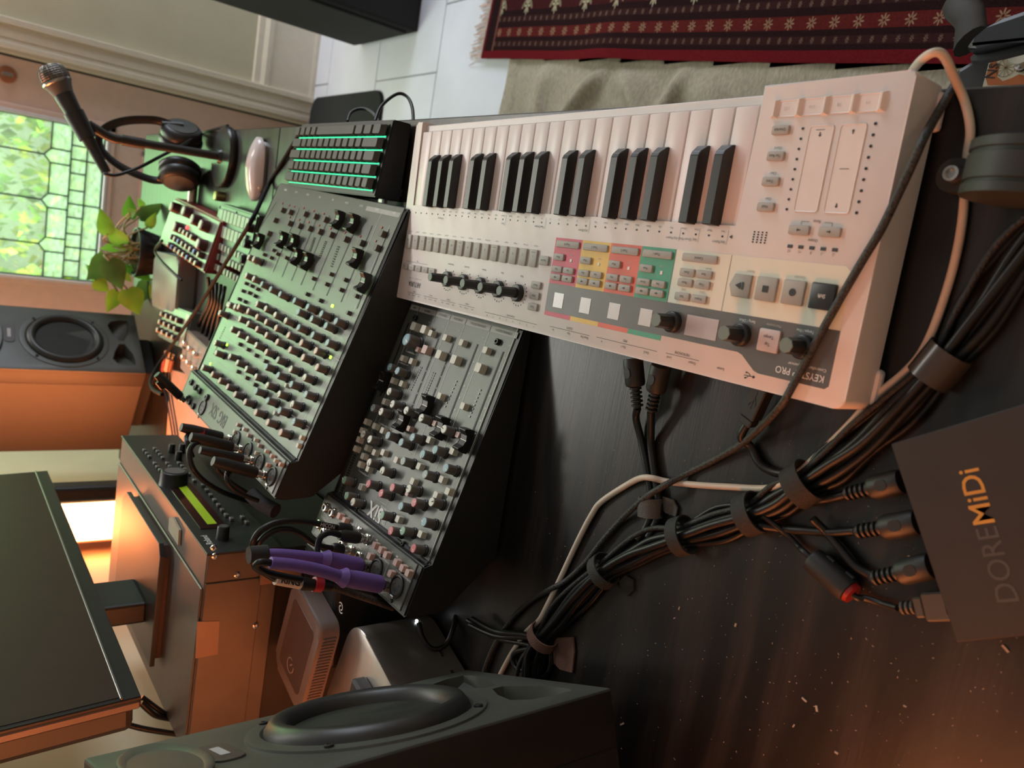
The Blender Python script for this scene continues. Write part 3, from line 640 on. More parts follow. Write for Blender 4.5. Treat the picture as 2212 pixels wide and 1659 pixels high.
def knob_meshes(r, h):
    sk = mesh('knob', lathe([(r*1.22, 0), (r*1.22, .0012), (r*1.05, .0022), (r*1.05, .003)], 20), KSKIRT, 35)
    bd = mesh('knob_body', lathe([(r*1.03, .002), (r*1.0, h*.4), (r*.98, h-.0006), (r*.92, h)], 20), KBODY, 35)
    cp = {k: mesh('knob_cap', lathe([(r*.90, h-.0004), (r*.90, h+.0005), (r*.82, h+.0009), (0, h+.0010)], 20), m, 35) for k, m in CAPS.items()}
    pt = {}
    for nm, m in (('w', INKWHITE), ('k', INK)):
        b = B(); add_quad(b, -r*.09, r*.1, r*.09, r*.86, h+.0012); pt[nm] = mesh('knob_pointer', b, m)
    return sk, bd, cp, pt
_km = {}
def knob(root, F, a, b, col, r=.0050, h=.0140, turn=None):
    key = (r, h)
    if key not in _km: _km[key] = knob_meshes(r, h)
    sk, bd, cp, pt = _km[key]; W = F @ TR(a, b, 0) @ RZ(random.uniform(-140, 140) if turn is None else turn)
    k = put('knob', sk, None, root, W); put('knob_body', bd, None, k); put('knob_cap', cp[col], None, k); put('knob_pointer', pt['k' if col == 'c' else 'w'], None, k); return k
_sm = {}
def switch(root, F, a, b, s, m, h=.0050, name='push_switch'):
    key = (s, m.name, h)
    if key not in _sm: _sm[key] = mesh(name, add_prism(B(), rrect(s, s, s*.12, 2), 0, h, None, rrect(s*.9, s*.9, s*.12, 2)), m)
    return put(name, _sm[key], None, root, F @ TR(a, b, 0))
def fader_meshes():
    pr = [(-.0125, .003), (-.0125, .008), (-.0115, .0145), (-.0095, .0155), (-.0055, .0105), (0, .0090), (.0055, .0105), (.0095, .0155), (.0115, .0145), (.0125, .008), (.0125, .003), (.004, .0015), (-.004, .0015)]
    bm = B(); w = .0055; a = [bm.verts.new((-w, y, z)) for y, z in pr]; c = [bm.verts.new((w, y, z)) for y, z in pr]
    bm.faces.new(a); bm.faces.new(c[::-1])
    for i in range(len(pr)): bm.faces.new((a[i], c[i], c[(i+1) % len(pr)], a[(i+1) % len(pr)]))
    bmesh.ops.bevel(bm, geom=bm.edges[:], offset=.0004, segments=1, affect='EDGES')
    l = B(); add_quad(l, -.0056, -.0004, .0056, .0004, .0093)
    return mesh('fader_cap', bm, FCAP), mesh('fader_line', l, FLINE)
FC, FL = fader_meshes()
def fader(root, F, a, b):
    f = put('fader_cap', FC, None, root, F @ TR(a, b, 0)); put('fader_line', FL, None, f); return f
def jack(root, F, a, b, r=.0058, m=CHROME, name='jack_socket'):
    j = put(name, add_lathe(B(), [(r, 0), (r, .0035), (r*.8, .004), (r*.52, .004), (r*.5, .001)], 16), m, root, F @ TR(a, b, 0), smooth=35)
    put('nut', add_prism(B(), circle(r*1.12, 6), 0, .0016), m, j); put('hole', add_prism(B(), circle(r*.5, 14), .0005, .0024), INK, j); return j
def xlr(root, F, a, b, turn=0):
    x = put('xlr_socket', add_lathe(B(), [(.0118, 0), (.0118, .0016), (.0108, .0022), (.0098, .0022), (.0092, -.0005)], 28), DARK, root, F @ TR(a, b, .0002) @ RZ(turn), smooth=35)
    put('insert', add_prism(B(), circle(.0088, 24), .0001, .0012), mat('xlr_insert', (.05, .052, .048), .5), x)
    for k in range(3):
        an = math.radians(90+120*k); put('pin_hole', add_prism(B(), circle(.0013, 10, .0042*math.cos(an), .0042*math.sin(an)), .0012, .0015), INK, x)
    put('latch', box((-.003, .0095, .001), (.003, .0125, .003), .0006), METAL, x)
    for s in (-1, 1): put('screw', add_lathe(B(), [(.0018, 0), (.0018, .001), (.001, .0014), (0, .0014)], 10, TR(s*.0, s*.0155, 0)), DARK, x)
    return x
def mixer(name, label, O, yaw, tau, w, l, cl, pm, prof_front):
    """O: near front corner of the control panel (world)"""
    yw, t = math.radians(yaw), math.radians(tau)
    xp = Vector((-math.sin(yw), math.cos(yw), 0)); bk = Vector((-math.cos(yw), -math.sin(yw), 0)); yp = bk*math.cos(t)+Vector((0, 0, 1))*math.sin(t)
    F = frame(O, xp, yp); root = thing(name, label, 'mixer', TR(O.x, O.y, T) @ RZ(yaw))
    # side outline in (distance back from O, height above desk)
    h0 = O.z-T; c, s = math.cos(t), math.sin(t)
    def pn(d, up=0.0): return (d*c-up*s, h0+d*s+up*c)
    e = .007
    pr = [(-prof_front, .006), (-prof_front, h0-prof_front*math.tan(t)-.004), pn(0, -.001), pn(l+.001, -.001), pn(l+.002, .010), pn(l+cl, .010)]
    xe, ze = pr[-1]
    pr += [(xe+.003, ze-.012), (xe+.001, ze-.048), (xe-.035, max(.02, ze-.085)), (xe-.05, .006)]
    G = Matrix(((xp.x, bk.x, 0, O.x), (xp.y, bk.y, 0, O.y), (0, 0, 1, T), (0, 0, 0, 1)))       # x across, y back, z up
    bm = B(); n = len(pr)
    va = [bm.verts.new((-e, y, z)) for y, z in pr]; vb = [bm.verts.new((w+e, y, z)) for y, z in pr]
    bm.faces.new(va); bm.faces.new(vb[::-1])
    for i in range(n): bm.faces.new((va[i], vb[i], vb[(i+1) % n], va[(i+1) % n]))
    bmesh.ops.bevel(bm, geom=bm.edges[:], offset=.0018, segments=2, affect='EDGES')
    put('case', bm, CASE, root, G, smooth=35)
    for a in (.02, w-.02):
        for bdist in (.0, (l+cl)*.80): put('foot', add_lathe(B(), [(.009, 0), (.010, .004), (.010, .0075)], 16), RUBBER, root, G @ TR(a, bdist, 0))
    put('control_panel', box((.001, -prof_front*.9, -.002), (w-.001, l-.001, 0), .0006), pm, root, F)
    FCn = F @ TR(0, l+.003, .0112)
    put('connector_panel', box((.002, .001, -.003), (w-.002, cl-.006, 0), .0006), pm, root, FCn)
    put('ridge_groove', box((.0, -.0045, -.0135), (w, -.0005, -.009), .0008), INK, root, FCn)
    return root, F, FCn

# ---------------------------------------------------------------- small mixer
SX, SF, SC = mixer('small_mixer', 'small dark grey mixing console with coloured knobs and purple plugs', Vector((-.0752, .6195, .757)), 1.25, 15.68, .2193, .2515, .056, MIXP, .0012)
Z8 = zoom(650, 650, 3.6867); ZL = zoom(500, 1000, 3.6867)
for zz, col, big in [((835, 305), 'b', 1), ((703, 525), 'b', 0), ((765, 555), 'b', 0), ((700, 720), 'c', 0), ((725, 820), 'c', 0), ((835, 870), 'c', 0), ((955, 930), 'c', 0), ((1135, 1020), 'c', 0), ((570, 850), 'y', 0), ((635, 880), 'c', 0),
                ((690, 1070), 'b', 0), ((795, 1125), 'b', 0), ((885, 1085), 'b', 0), ((965, 1220), 'b', 0), ((1065, 1185), 'b', 0), ((490, 1060), 'c', 0), ((545, 1100), 'c', 0), ((810, 1275), 'y', 0), ((985, 1380), 'y', 0), ((1150, 1330), 'b', 0),
                ((540, 1285), 'c', 0), ((645, 1350), 'c', 0), ((340, 1425), 'g', 0), ((535, 1455), 'r', 0), ((635, 1530), 'r', 0), ((725, 1485), 'r', 0), ((855, 1495), 'c', 0), ((360, 1550), 'g', 0), ((410, 1600), 'c', 0)]:
    h = .0175 if big else .0140; a, b = onframe(SF, *Z8(*zz), h+.001); knob(SX, SF, a, b, col, .0078 if big else .0050, h)
for zz, col in [((1345, 345), 'b'), ((1450, 315), 'r'), ((1590, 310), 'c'), ((1195, 415), 'g'), ((1265, 540), 'r'), ((1360, 540), 'g'), ((1530, 470), 'b'), ((1445, 680), 'r')]:
    a, b = onframe(SF, *ZL(*zz), .015); knob(SX, SF, a, b, col)
for zz in [(895, 200), (975, 225), (1095, 425), (1215, 465), (1410, 530)]: switch(SX, SF, *onframe(SF, *Z8(*zz), .0075), .0105, SW, .0080)
switch(SX, SF, *onframe(SF, *Z8(985, 385), .0075), .0105, SWP, .0080)
for zz in [(1030, 255), (1145, 290), (1275, 330), (1465, 390), (805, 455), (875, 478), (728, 632), (797, 657), (660, 800), (1100, 755), (1285, 835), (515, 960), (582, 995), (645, 1030), (480, 1030), (455, 1103), (430, 1175), (520, 1168), (580, 1205), (650, 1205), (490, 1235), (465, 1300), (530, 1335), (1015, 1105), (1200, 1195), (755, 1265), (935, 1315), (885, 1435), (1115, 1420), (1165, 1515), (1070, 1545), (475, 1480)]:
    switch(SX, SF, *onframe(SF, *Z8(*zz), .0062), .0076, SW, .0064)
for zz in [(855, 1015), (1060, 975), (1245, 1065), (845, 1530), (925, 385)]: switch(SX, SF, *onframe(SF, *Z8(*zz), .0062), .0064, SWP, .0064)
for zz in [(1320, 445), (1500, 565), (1025, 190)]: switch(SX, SF, *onframe(SF, *ZL(*zz), .0062), .0076, SW, .0064)
pr_w = B(); pr_s = B(); led = B(); slots = B()
for p, q, cap in [((860, 175), (585, 890), (650, 640)), ((1115, 255), (800, 990), (800, 950)), ((1235, 290), (945, 1030), (1000, 840)), ((1410, 345), (1105, 1060), (1110, 1010)), ((1615, 405), (1300, 1130), (1300, 1110))]:
    A = onframe(SF, *Z8(*p)); C_ = onframe(SF, *Z8(*cap), .0095); x = A[0]
    sl_ = B(); add_quad(sl_, x-.0013, A[1]+(.095 if False else 0), x+.0013, A[1]+.095, .0003); put('fader_slot', sl_, SLOT, SX, SF); fader(SX, SF, (x+C_[0])/2, C_[1])
# printed dividers, scribble strips, legends
for x0, x1, s in ((.0, .062, 'SUPERANALOGUE IN 1'), (.063, .123, 'SUPERANALOGUE IN 2'), (.124, .146, 'STEREO IN 3-4'), (.147, .169, 'STEREO IN 5-6'), (.170, .200, 'MONITOR'), (.201, .2185, 'MAIN')):
    pass
sx = [onframe(SF, *Z8(*q))[0] for q in ((1735, 262), (1515, 215), (1320, 160), (1195, 128), (1080, 95), (945, 60), (875, 45))]
yb = onframe(SF, *Z8(1320, 175))[1]
for i, s in enumerate(('SUPERANALOGUE IN 1', 'SUPERANALOGUE IN 2', 'STEREO IN 3-4', 'STEREO IN 5-6', 'MONITOR', 'MAIN')):
    x0, x1 = sorted((sx[i], sx[i+1])); add_quad(pr_s, x0+.0006, yb-.0042, x1-.0006, yb+.0022, .0003); put('printed_lettering', (lambda b: (add_text(b, s, (x0+x1)/2, yb-.001, .0036, .0006, None, 'C', 0, .8), b)[1])(B()), INK, SX, SF)
    if i: add_line(pr_w, (sx[i], yb+.003), (sx[i], .165), .0004, .0004)
put('label_strips', pr_s, SCRIB, SX, SF)
add_line(pr_w, (.0025, .0), (.0025, .245), .0006, .0004)
for q in [((1110, 1125), (1250, 1080)), ]: pass
for i in range(26):
    x = random.choice(sx[1:5]); 
for zz in [(880, 415), (815, 500), (660, 990), (500, 1375), (640, 1600)]:
    a, b = onframe(SF, *Z8(*zz)); 
    for d in ((-.012, 0, .012, 0), (-.012, 0, -.012, -.006), (.012, 0, .012, -.006)): add_line(pr_w, (a+d[0], b+d[1]), (a+d[2], b+d[3]), .0003, .0004)
for zz in [(1600, 100), (1590, 230), (1590, 420), (1530, 310)]: pass
lg = onframe(SF, *ZL(1140, 400)); add_text(pr_w, 'SiX', lg[0], lg[1], .026, .0005, None, 'C', .025, .9)
l2 = onframe(SF, *ZL(1235, 375)); 
a1 = onframe(SF, *ZL(1210, 480)); add_text(pr_w, 'SSL', a1[0], a1[1]-.001, .007, .0005, None, 'C', .0, .8); add_text(pr_w, 'SUPERANALOGUE', *onframe(SF, *ZL(1140, 500)), .0030, .0005)
add_text(pr_w, 'Solid State Logic', *onframe(SF, *ZL(1225, 375)), .0045, .0005, None, 'C', 0, .7)
for zz, s in [((880, 415), 'TALKBACK'), ((815, 500), 'PHONES'), ((660, 990), 'EXT 1 INPUT'), ((500, 1375), 'FOLDBACK'), ((1225, 1400), 'PAN'), ((870, 1215), 'PAN'), ((1205, 1105), 'CUE 1'), ((1020, 1010), 'CUE 1'), ((905, 950), 'CUE 2'), ((720, 1415), 'FOLDBACK')]:
    add_text(pr_w, s, *onframe(SF, *Z8(*zz)), .0030, .0005)
for x_ in sx[:5]:
    for k, s in enumerate(('10', '5', '0', '5', '10', '20', '30', '40')): add_text(pr_w, s, x_+.0065, .020+k*.0135, .0026, .0005)
tag(put('printed_legend', pr_w, INKWHITE, SX, SF), kind='stuff')
def meter(root, F, q0, q1, n, two=True):
    A = onframe(F, *q0); C_ = onframe(F, *q1); bm = B()
    for k in range(n):
        t = k/(n-1); x = A[0]+(C_[0]-A[0])*t; y = A[1]+(C_[1]-A[1])*t
        for dx in ((-.0018, .0018) if two else (0,)): add_box(bm, (x+dx-.0013, y-.0009, 0), (x+dx+.0013, y+.0009, .0007))
    return put('led_meter', bm, LEDOFF, root, F)
for a, b, n, tw in [((955, 530), (870, 705), 10, True), ((1060, 575), (985, 750), 10, True), ((1240, 640), (1150, 840), 8, False), ((1430, 710), (1345, 920), 8, False), ((430, 1230), (370, 1390), 9, True), ((345, 1470), (320, 1530), 4, True)]:
    meter(SX, SF, Z8(*a), Z8(*b), n, tw)
for zz in [(1575, 330), (920, 140)]: jack(SX, SF, *onframe(SF, *Z8(*zz)), .0034, DARK, 'mini_jack')
for zz in [(1010, 370), (1380, 645)]: jack(SX, SF, *onframe(SF, *ZL(*zz)), .0026, DARK, 'mini_jack')
for zz in [(1320, 985), (1155, 850)]: xlr(SX, SC, *onframe(SC, *ZL(*zz)))
SIXJ = [(1225, 975), (1060, 830), (1070, 605), (1000, 548), (740, 355), (790, 395), (690, 490), (722, 550), (870, 645), (940, 700), (1005, 748)]
SJP = []
for zz in SIXJ: a, b = onframe(SC, *ZL(*zz), .003); jack(SX, SC, a, b); SJP.append(SC @ Vector((a, b, 0)))
for zz in [(850, 420), (890, 455), (1130, 655), (1180, 690), (1220, 730), (1090, 740), (1300, 790), (1350, 835), (1395, 875), (1255, 880)]: switch(SX, SC, *onframe(SC, *ZL(*zz), .0062), .0072, SWP, .0060)
pc = B()
for q in [((1285, 705), (1205, 930)), ((1130, 580), (1050, 770)), ((1000, 480), (920, 660))]: add_line(pc, onframe(SC, *ZL(*q[0])), onframe(SC, *ZL(*q[1])), .0003, .0003)
for zz, s in [((1370, 900), 'SUPERANALOGUE IN 1'), ((1205, 760), 'SUPERANALOGUE IN 2'), ((1010, 660), 'STEREO IN 3-4'), ((960, 485), 'RIGHT'), ((740, 440), 'FOLDBACK'), ((1320, 745), '48V'), ((1160, 615), '48V')]: add_text(pc, s, *onframe(SC, *ZL(*zz)), .0030, .0004)
tag(put('printed_legend', pc, INKWHITE, SX, SC), kind='stuff')
# side screw
put('side_screw', add_lathe(B(), [(.0048, 0), (.0048, .001), (.003, .0014), (.002, .0006), (0, .0006)], 18, basis(aty(1007, 1233, .6195-.0068), (0, -1, 0))), DARK, SX, Matrix())

# ---------------------------------------------------------------- large mixer
BX, BF, BC = mixer('large_mixer', 'large silver-grey mixing console with many knobs, faders and black plugs', Vector((.0247, .8422, .783)), -2.02, 16.19, .4164, .3226, .050, BIGP, .003)
ZA = zoom(300, 300, 3.6867); ZB = zoom(300, 650, 3.6867)
kb = [((1340, 45), 'b'), ((1450, 100), 'b'), ((1565, 160), 'b'), ((1005, 60), 'c'), ((1080, 110), 'c'), ((1165, 155), 'c'), ((1268, 210), 'b'), ((1380, 268), 'b'), ((1497, 330), 'b'), ((1265, 85), 'b'), ((1372, 140), 'b'), ((1485, 195), 'b'),
      ((865, 80), 'p'), ((935, 125), 'p'), ((1008, 165), 'p'), ((1088, 212), 'p'), ((1187, 270), 'p'), ((1290, 330), 'p'), ((1405, 395), 'p'), ((800, 140), 'c'), ((865, 180), 'c'), ((935, 222), 'p'), ((1010, 270), 'p'), ((1097, 325), 'p'), ((1200, 385), 'p'), ((1303, 447), 'p'), ((1415, 525), 'p'),
      ((640, 92), 'c'), ((715, 30), 'c'), ((790, 45), 'p'), ((735, 222), 'c'), ((790, 262), 'c'), ((860, 302), 'c'), ((928, 350), 'c'), ((1010, 405), 'p'), ((1102, 467), 'y'), ((1205, 540), 'c'), ((1315, 607), 'c'), ((605, 330), 'c'), ((610, 412), 'c'), ((720, 440), 'c'), ((780, 490), 'c'), ((850, 540), 'c'), ((927, 602), 'c'),
      ((1010, 522), 'b'), ((1105, 590), 'b'), ((1210, 662), 'b'), ((1325, 742), 'b'), ((1018, 670), 'c'), ((1112, 740), 'c'), ((1217, 820), 'c'), ((505, 527), 'c'), ((580, 582), 'p'), ((640, 632), 'p'), ((702, 682), 'p'), ((762, 742), 'p'), ((842, 802), 'p'), ((927, 885), 'p'), ((1022, 965), 'p'), ((1125, 1045), 'p'),
      ((930, 717), 'b'), ((1022, 792), 'b'), ((1117, 872), 'b'), ((1228, 960), 'b'), ((935, 20), 'c')]
for zz, col in kb: a, b = onframe(BF, *ZB(*zz), .015); knob(BX, BF, a, b, col)
for zz, col in [((850, 1085), 'c'), ((910, 1112), 'c'), ((975, 1155), 'b'), ((1045, 1195), 'b'), ((1120, 1235), 'b'), ((1235, 1285), 'b'), ((705, 1315), 'c'), ((760, 1335), 'c'), ((870, 940), 'c'), ((910, 955), 'c')]:
    a, b = onframe(BF, *ZA(*zz), .015); knob(BX, BF, a, b, col)
for zz in [(945, 810), (1130, 800), (1215, 820), (1245, 935), (1325, 970), (1575, 640), (1690, 668), (1715, 945), (1778, 1140)]:
    a, b = onframe(BF, *ZA(*zz), .0095); fader(BX, BF, a, b)
bs = B()
for p, q in [((1095, 505), (960, 720)), ((1280, 550), (1070, 1060)), ((1355, 565), (1140, 1100)), ((1435, 590), (1215, 1130)), ((1520, 610), (1290, 1165)), ((1605, 690), (1385, 1205)), ((1725, 720), (1495, 1250)), ((1860, 690), (1610, 1300)), ((1995, 720), (1735, 1355))]:
    A = onframe(BF, *ZA(*p)); C_ = onframe(BF, *ZA(*q)); bs = B(); add_line(bs, A, C_, .0022, .0003); put('fader_slot', bs, SLOT, BX, BF)
for zz in [(1130, 560), (1190, 575), (1310, 590), (1390, 610), (1470, 635), (1185, 665), (1265, 685), (1345, 705), (1425, 730), (1515, 755), (1630, 790), (1755, 820), (1880, 860), (1925, 748), (1070, 640), (1020, 745)]: switch(BX, BF, *onframe(BF, *ZA(*zz), .006), .0085, SWD, .0060)
for zz in [(1515, 1070), (1630, 1115), (1595, 1195), (1480, 1150), (1375, 1105), (1325, 1230), (1430, 1280), (1720, 1245), (1655, 1380), (1160, 940), (1090, 910), (985, 915), (1040, 940), (1060, 880), (840, 1145), (885, 1165), (930, 1190), (815, 1205), (865, 1220), (910, 1245), (785, 1270), (830, 1290)]: switch(BX, BF, *onframe(BF, *ZA(*zz), .005), .0055, SWD)
for zz in [(790, 340), (855, 382), (918, 428), (992, 475), (775, 558), (845, 608), (910, 662)]: switch(BX, BF, *onframe(BF, *ZB(*zz), .005), .0055, SWD)
for zz in [(1165, 670), (1075, 890), (1285, 1085), (1260, 1150)]: switch(BX, BF, *onframe(BF, *ZB(*zz), .005), .0058, SW)
rl = mat('red_lamp', (.35, .03, .03), .4)
rr_ = B()
for zz in [(1145, 515), (1200, 530), (1240, 540), (1315, 552), (1395, 575), (1475, 597), (1205, 625), (1280, 645), (1355, 665), (1438, 690), (1530, 715), (1645, 747), (1765, 778), (1890, 815), (1938, 708)]:
    a, b = onframe(BF, *ZA(*zz)); add_prism(rr_, circle(.0016, 8, a, b), 0, .001)
put('lamp_dots', rr_, rl, BX, BF)
for zz in [(1545, 1332)]: put('lit_led', cbox(.0055, .004, .0015, .0004), LEDON, BX, BF @ TR(*onframe(BF, *ZA(*zz)), 0))
for zz in [(705, 350), (1530, 450), (572, 503)]: put('lit_led', cbox(.0040, .004, .0015, .0004), LEDON, BX, BF @ TR(*onframe(BF, *ZB(*zz)), 0))
for a, b in [((1400, 790), (1365, 890)), ((1490, 820), (1440, 945)), ((1590, 860), (1535, 1015)), ]: meter(BX, BF, ZA(*a), ZA(*b), 9, True)
meter(BX, BF, ZB(685, 210), ZB(645, 295), 6, False); meter(BX, BF, ZB(620, 370), ZB(595, 420), 4, False)
pb = B(); sb = B()
e0 = onframe(BF, *ZA(2080, 610)); e1 = onframe(BF, *ZA(1815, 545)); add_quad(sb, min(e0[0], e1[0]), e0[1]-.003, max(e0[0], e1[0]), e0[1]+.003, .0003); put('label_strips', sb, SCRIB, BX, BF)
for p, q in [((2000, 690), (1660, 1500)), ((1935, 590), (1640, 1290)), ((1270, 560), (980, 1250))]: add_line(pb, onframe(BF, *ZA(*p)), onframe(BF, *ZA(*q)), .0004, .0004)
for p, q in [((1640, 310), (1000, 0)), ((1600, 480), (830, 20)), ((1530, 620), (760, 130)), ((1440, 810), (640, 250)), ((1360, 1010), (560, 440)), ((1700, 230), (1320, 940)), ((1610, 180), (1270, 830))]: add_line(pb, onframe(BF, *ZB(*p)), onframe(BF, *ZB(*q)), .0004, .0004)
for k in range(9): add_text(pb, ('CH 1', 'CH 2', 'CH 3', 'CH 4', '5-6', '7-8', '9-10', '11-12', 'MAIN')[k], .02+k*.045, .006, .0045, .0005)
tag(put('printed_legend', pb, INKWHITE, BX, BF), kind='stuff')
for zz in [(775, 1110), (870, 1195), (965, 1290), (1060, 1400), (510, 850)]: xlr(BX, BC, *onframe(BC, *ZB(*zz)))
BIGJ = [(715, 1100), (800, 1180), (890, 1270), (992, 1388)]; BJP = []
for zz in BIGJ: a, b = onframe(BC, *ZB(*zz), .002); jack(BX, BC, a, b); BJP.append(BC @ Vector((a, b, 0)))
for zz in [(425, 650), (460, 690), (490, 720), (410, 805), (440, 840), (550, 770), (400, 775)]: jack(BX, BC, *onframe(BC, *ZB(*zz)), .0048, DARK)
for i, zz in enumerate([(785, 985), (835, 1020), (870, 1070), (925, 1105), (955, 1150), (1010, 1195), (1055, 1235), (1085, 1270), (1125, 1300), (760, 1040), (1020, 1305), (930, 1210)]): switch(BX, BC, *onframe(BC, *ZB(*zz), .004), .0050, SW if i % 2 else SWP)
bt = B(); add_text(bt, 'BIG SIX', *onframe(BC, *ZB(630, 912)), .026, .0004, None, 'C', .0, .85); put('printed_legend', bt, mat('dark_grey_ink', (.05, .06, .05), .6), BX, BC)
# ================================================================== studio loudspeakers
BAF = mat('speaker_baffle', (.066, .070, .058), .45, bump=.08, bscale=500); CAB = mat('speaker_cabinet_vinyl', (.016, .012, .010), .6, bump=.15, bscale=400)
CONE = mat('speaker_cone', (.030, .030, .027), .6, bump=.5, bscale=250); SURR = mat('rubber_surround', (.024, .024, .022), .42)
SPW, SPH, SPD, SWZ = .208, .345, .285, .163
PORT = [(.004, .036), (.004, .048), (.030, .061), (.058, .069), (.074, .060), (.082, .040), (.083, .019), (.070, .016), (.040, .020)]
def baffle_mesh():
    """front baffle with the driver recess and two scooped ports cut out of it"""
    def tmp(bm):
        me = bpy.data.meshes.new('cut'); bmesh.ops.recalc_face_normals(bm, faces=bm.faces); bm.to_mesh(me); bm.free(); o = bpy.data.objects.new('cut', me); COL.objects.link(o); return o
    base = tmp(box((0, 0, 0), (SPW, .045, SPH), .0022, 2)); cuts = [tmp(add_prism(B(), circle(.0805, 48, SPW/2, SWZ), -.02, .028, Matrix(((1, 0, 0, 0), (0, 0, 1, 0), (0, 1, 0, 0), (0, 0, 0, 1)))))]
    for sd in (-1, 1):
        bm = B(); n = len(PORT); o = [(SPW/2+sd*x, z) for x, z in PORT]
        dep = [.036-.030*min(1, max(0, (x-.004)/.075))*min(1, max(.35, (.075-z)/.05)) for x, z in PORT]
        cx_ = sum(p[0] for p in o)/n; cz_ = sum(p[1] for p in o)/n
        va = [bm.verts.new((x, -.01, z)) for x, z in o]; vb = [bm.verts.new((cx_+(x-cx_)*.86, d, cz_+(z-cz_)*.86)) for (x, z), d in zip(o, dep)]
        bm.faces.new(va); c = bm.verts.new((cx_-sd*.012, .030, cz_+.008))
        for i in range(n):
            j = (i+1) % n; bm.faces.new((va[i], va[j], vb[j], vb[i])); bm.faces.new((vb[i], vb[j], c))
        cuts.append(tmp(bm))
    for c in cuts:
        m = base.modifiers.new('cut', 'BOOLEAN'); m.operation = 'DIFFERENCE'; m.object = c; m.solver = 'EXACT'
    dg = bpy.context.evaluated_depsgraph_get(); me = bpy.data.meshes.new_from_object(base.evaluated_get(dg))
    for o in [base]+cuts: bpy.data.objects.remove(o)
    me.name = 'baffle'; me.materials.clear(); me.materials.append(BAF); me.materials.append(CAB)
    for p in me.polygons:
        p.use_smooth = True; c = p.center
        if c.y > .0025 and (c.x < .0012 or c.x > SPW-.0012 or c.z < .0012 or c.z > SPH-.0012): p.material_index = 1
    me.set_sharp_from_angle(angle=math.radians(38)); return me
BAFME = baffle_mesh()
def speaker(label, base_corner, rot, zb):
    """front face in local x (0..w) / z, looking along local -y; base_corner = lower front corner at local x=0"""
    w, h, d, wz = SPW, SPH, SPD, SWZ
    M = TR(base_corner[0], base_corner[1], zb) @ RZ(rot)
    s = thing('studio_speaker', label, 'speaker', M)
    put('cabinet', box((0, .044, 0), (w, d, h), .002, 2), CAB, s, M)
    put('baffle', BAFME, None, s, M)
    F = M @ Matrix(((1, 0, 0, 0), (0, 0, -1, 0), (0, 1, 0, 0), (0, 0, 0, 1)))      # local x, up, out of the baffle
    put('driver_frame', add_lathe(B(), [(.0930, 0), (.0925, .0018), (.089, .0024), (.082, .0024), (.0805, 0)], 56), BAF, s, F @ TR(w/2, wz, 0), smooth=35)
    put('surround', add_lathe(B(), [(.0805, -.003), (.0790, .004), (.0745, .0100), (.0690, .0115), (.0635, .0085), (.0600, .001), (.0590, -.010)], 56), SURR, s, F @ TR(w/2, wz, 0), smooth=60)
    wo = put('woofer_cone', add_lathe(B(), [(.0600, -.006), (.044, -.013), (.026, -.020), (.0, -.022)], 48), CONE, s, F @ TR(w/2, wz, 0), smooth=60)
    put('dust_cap', add_lathe(B(), [(.022, -.0195), (.016, -.017), (.008, -.0158), (0, -.0155)], 32), CONE, wo, F @ TR(w/2, wz, 0), smooth=60)
    for k in range(4):
        a = math.radians(45+90*k); put('frame_screw', add_lathe(B(), [(.0036, .002), (.0036, .0038), (.002, .0044), (.0015, .003), (0, .003)], 12), DARK, s, F @ TR(w/2+.0872*math.cos(a), wz+.0872*math.sin(a), 0))
    put('badge', prism(rrect(.060, .022, .009, 4), 0, .0015, .0006), mat('grey_badge', (.07, .066, .058), .4), s, F @ TR(w/2+.01, .275, 0))
    b2 = B(); add_quad(b2, -.014, -.0035, .014, .0035, .0018); put('badge_print', b2, INKGREY, s, F @ TR(w/2+.01, .275, 0))
    put('tweeter_guide', add_lathe(B(), [(.047, -.001), (.047, .001), (.044, .002), (.030, -.004), (.024, -.006), (0, -.006)], 40), BAF, s, F @ TR(w/2, .314, .0055) @ Matrix.Diagonal((1.4, .56, 1, 1)), smooth=60)
    put('tweeter', box((-.022, -.014, 0), (.022, .014, .002), .0005), mat('folded_tweeter', (.25, .20, .12), .4, .6), s, F @ TR(w/2, .314, 0))
    for sd in (-1, 1): put('port_throat', add_lathe(B(), [(.012, -.0345), (.013, -.0300), (.010, -.0296), (.0095, -.033), (0, -.033)], 20), INK, s, F @ TR(w/2+sd*.026, .046, 0))
    return s, M
PADM = mat('grey_foam_pad', (.02, .02, .02), .9, bump=.4, bscale=200)
def ground_pad(label, M, zb):
    return tag(put('foam_pad', box((.062, .062, T-zb), (.188, .265, 0), .004), PADM, None, M), label, 'pad')
ZS = .785
sN, MN = speaker('black studio loudspeaker beside the silver computer, seen along its front', (-.3302, .3877), 90+25.5, ZS)
ground_pad('foam pad under the loudspeaker beside the silver computer', MN, ZS)
pf = atz(316, 807, ZS)
sF, MF = speaker('black studio loudspeaker with orange-lit side in front of the door', (pf.x, pf.y), 90-33.1, ZS)
ground_pad('foam pad under the loudspeaker in front of the door', MF, ZS)

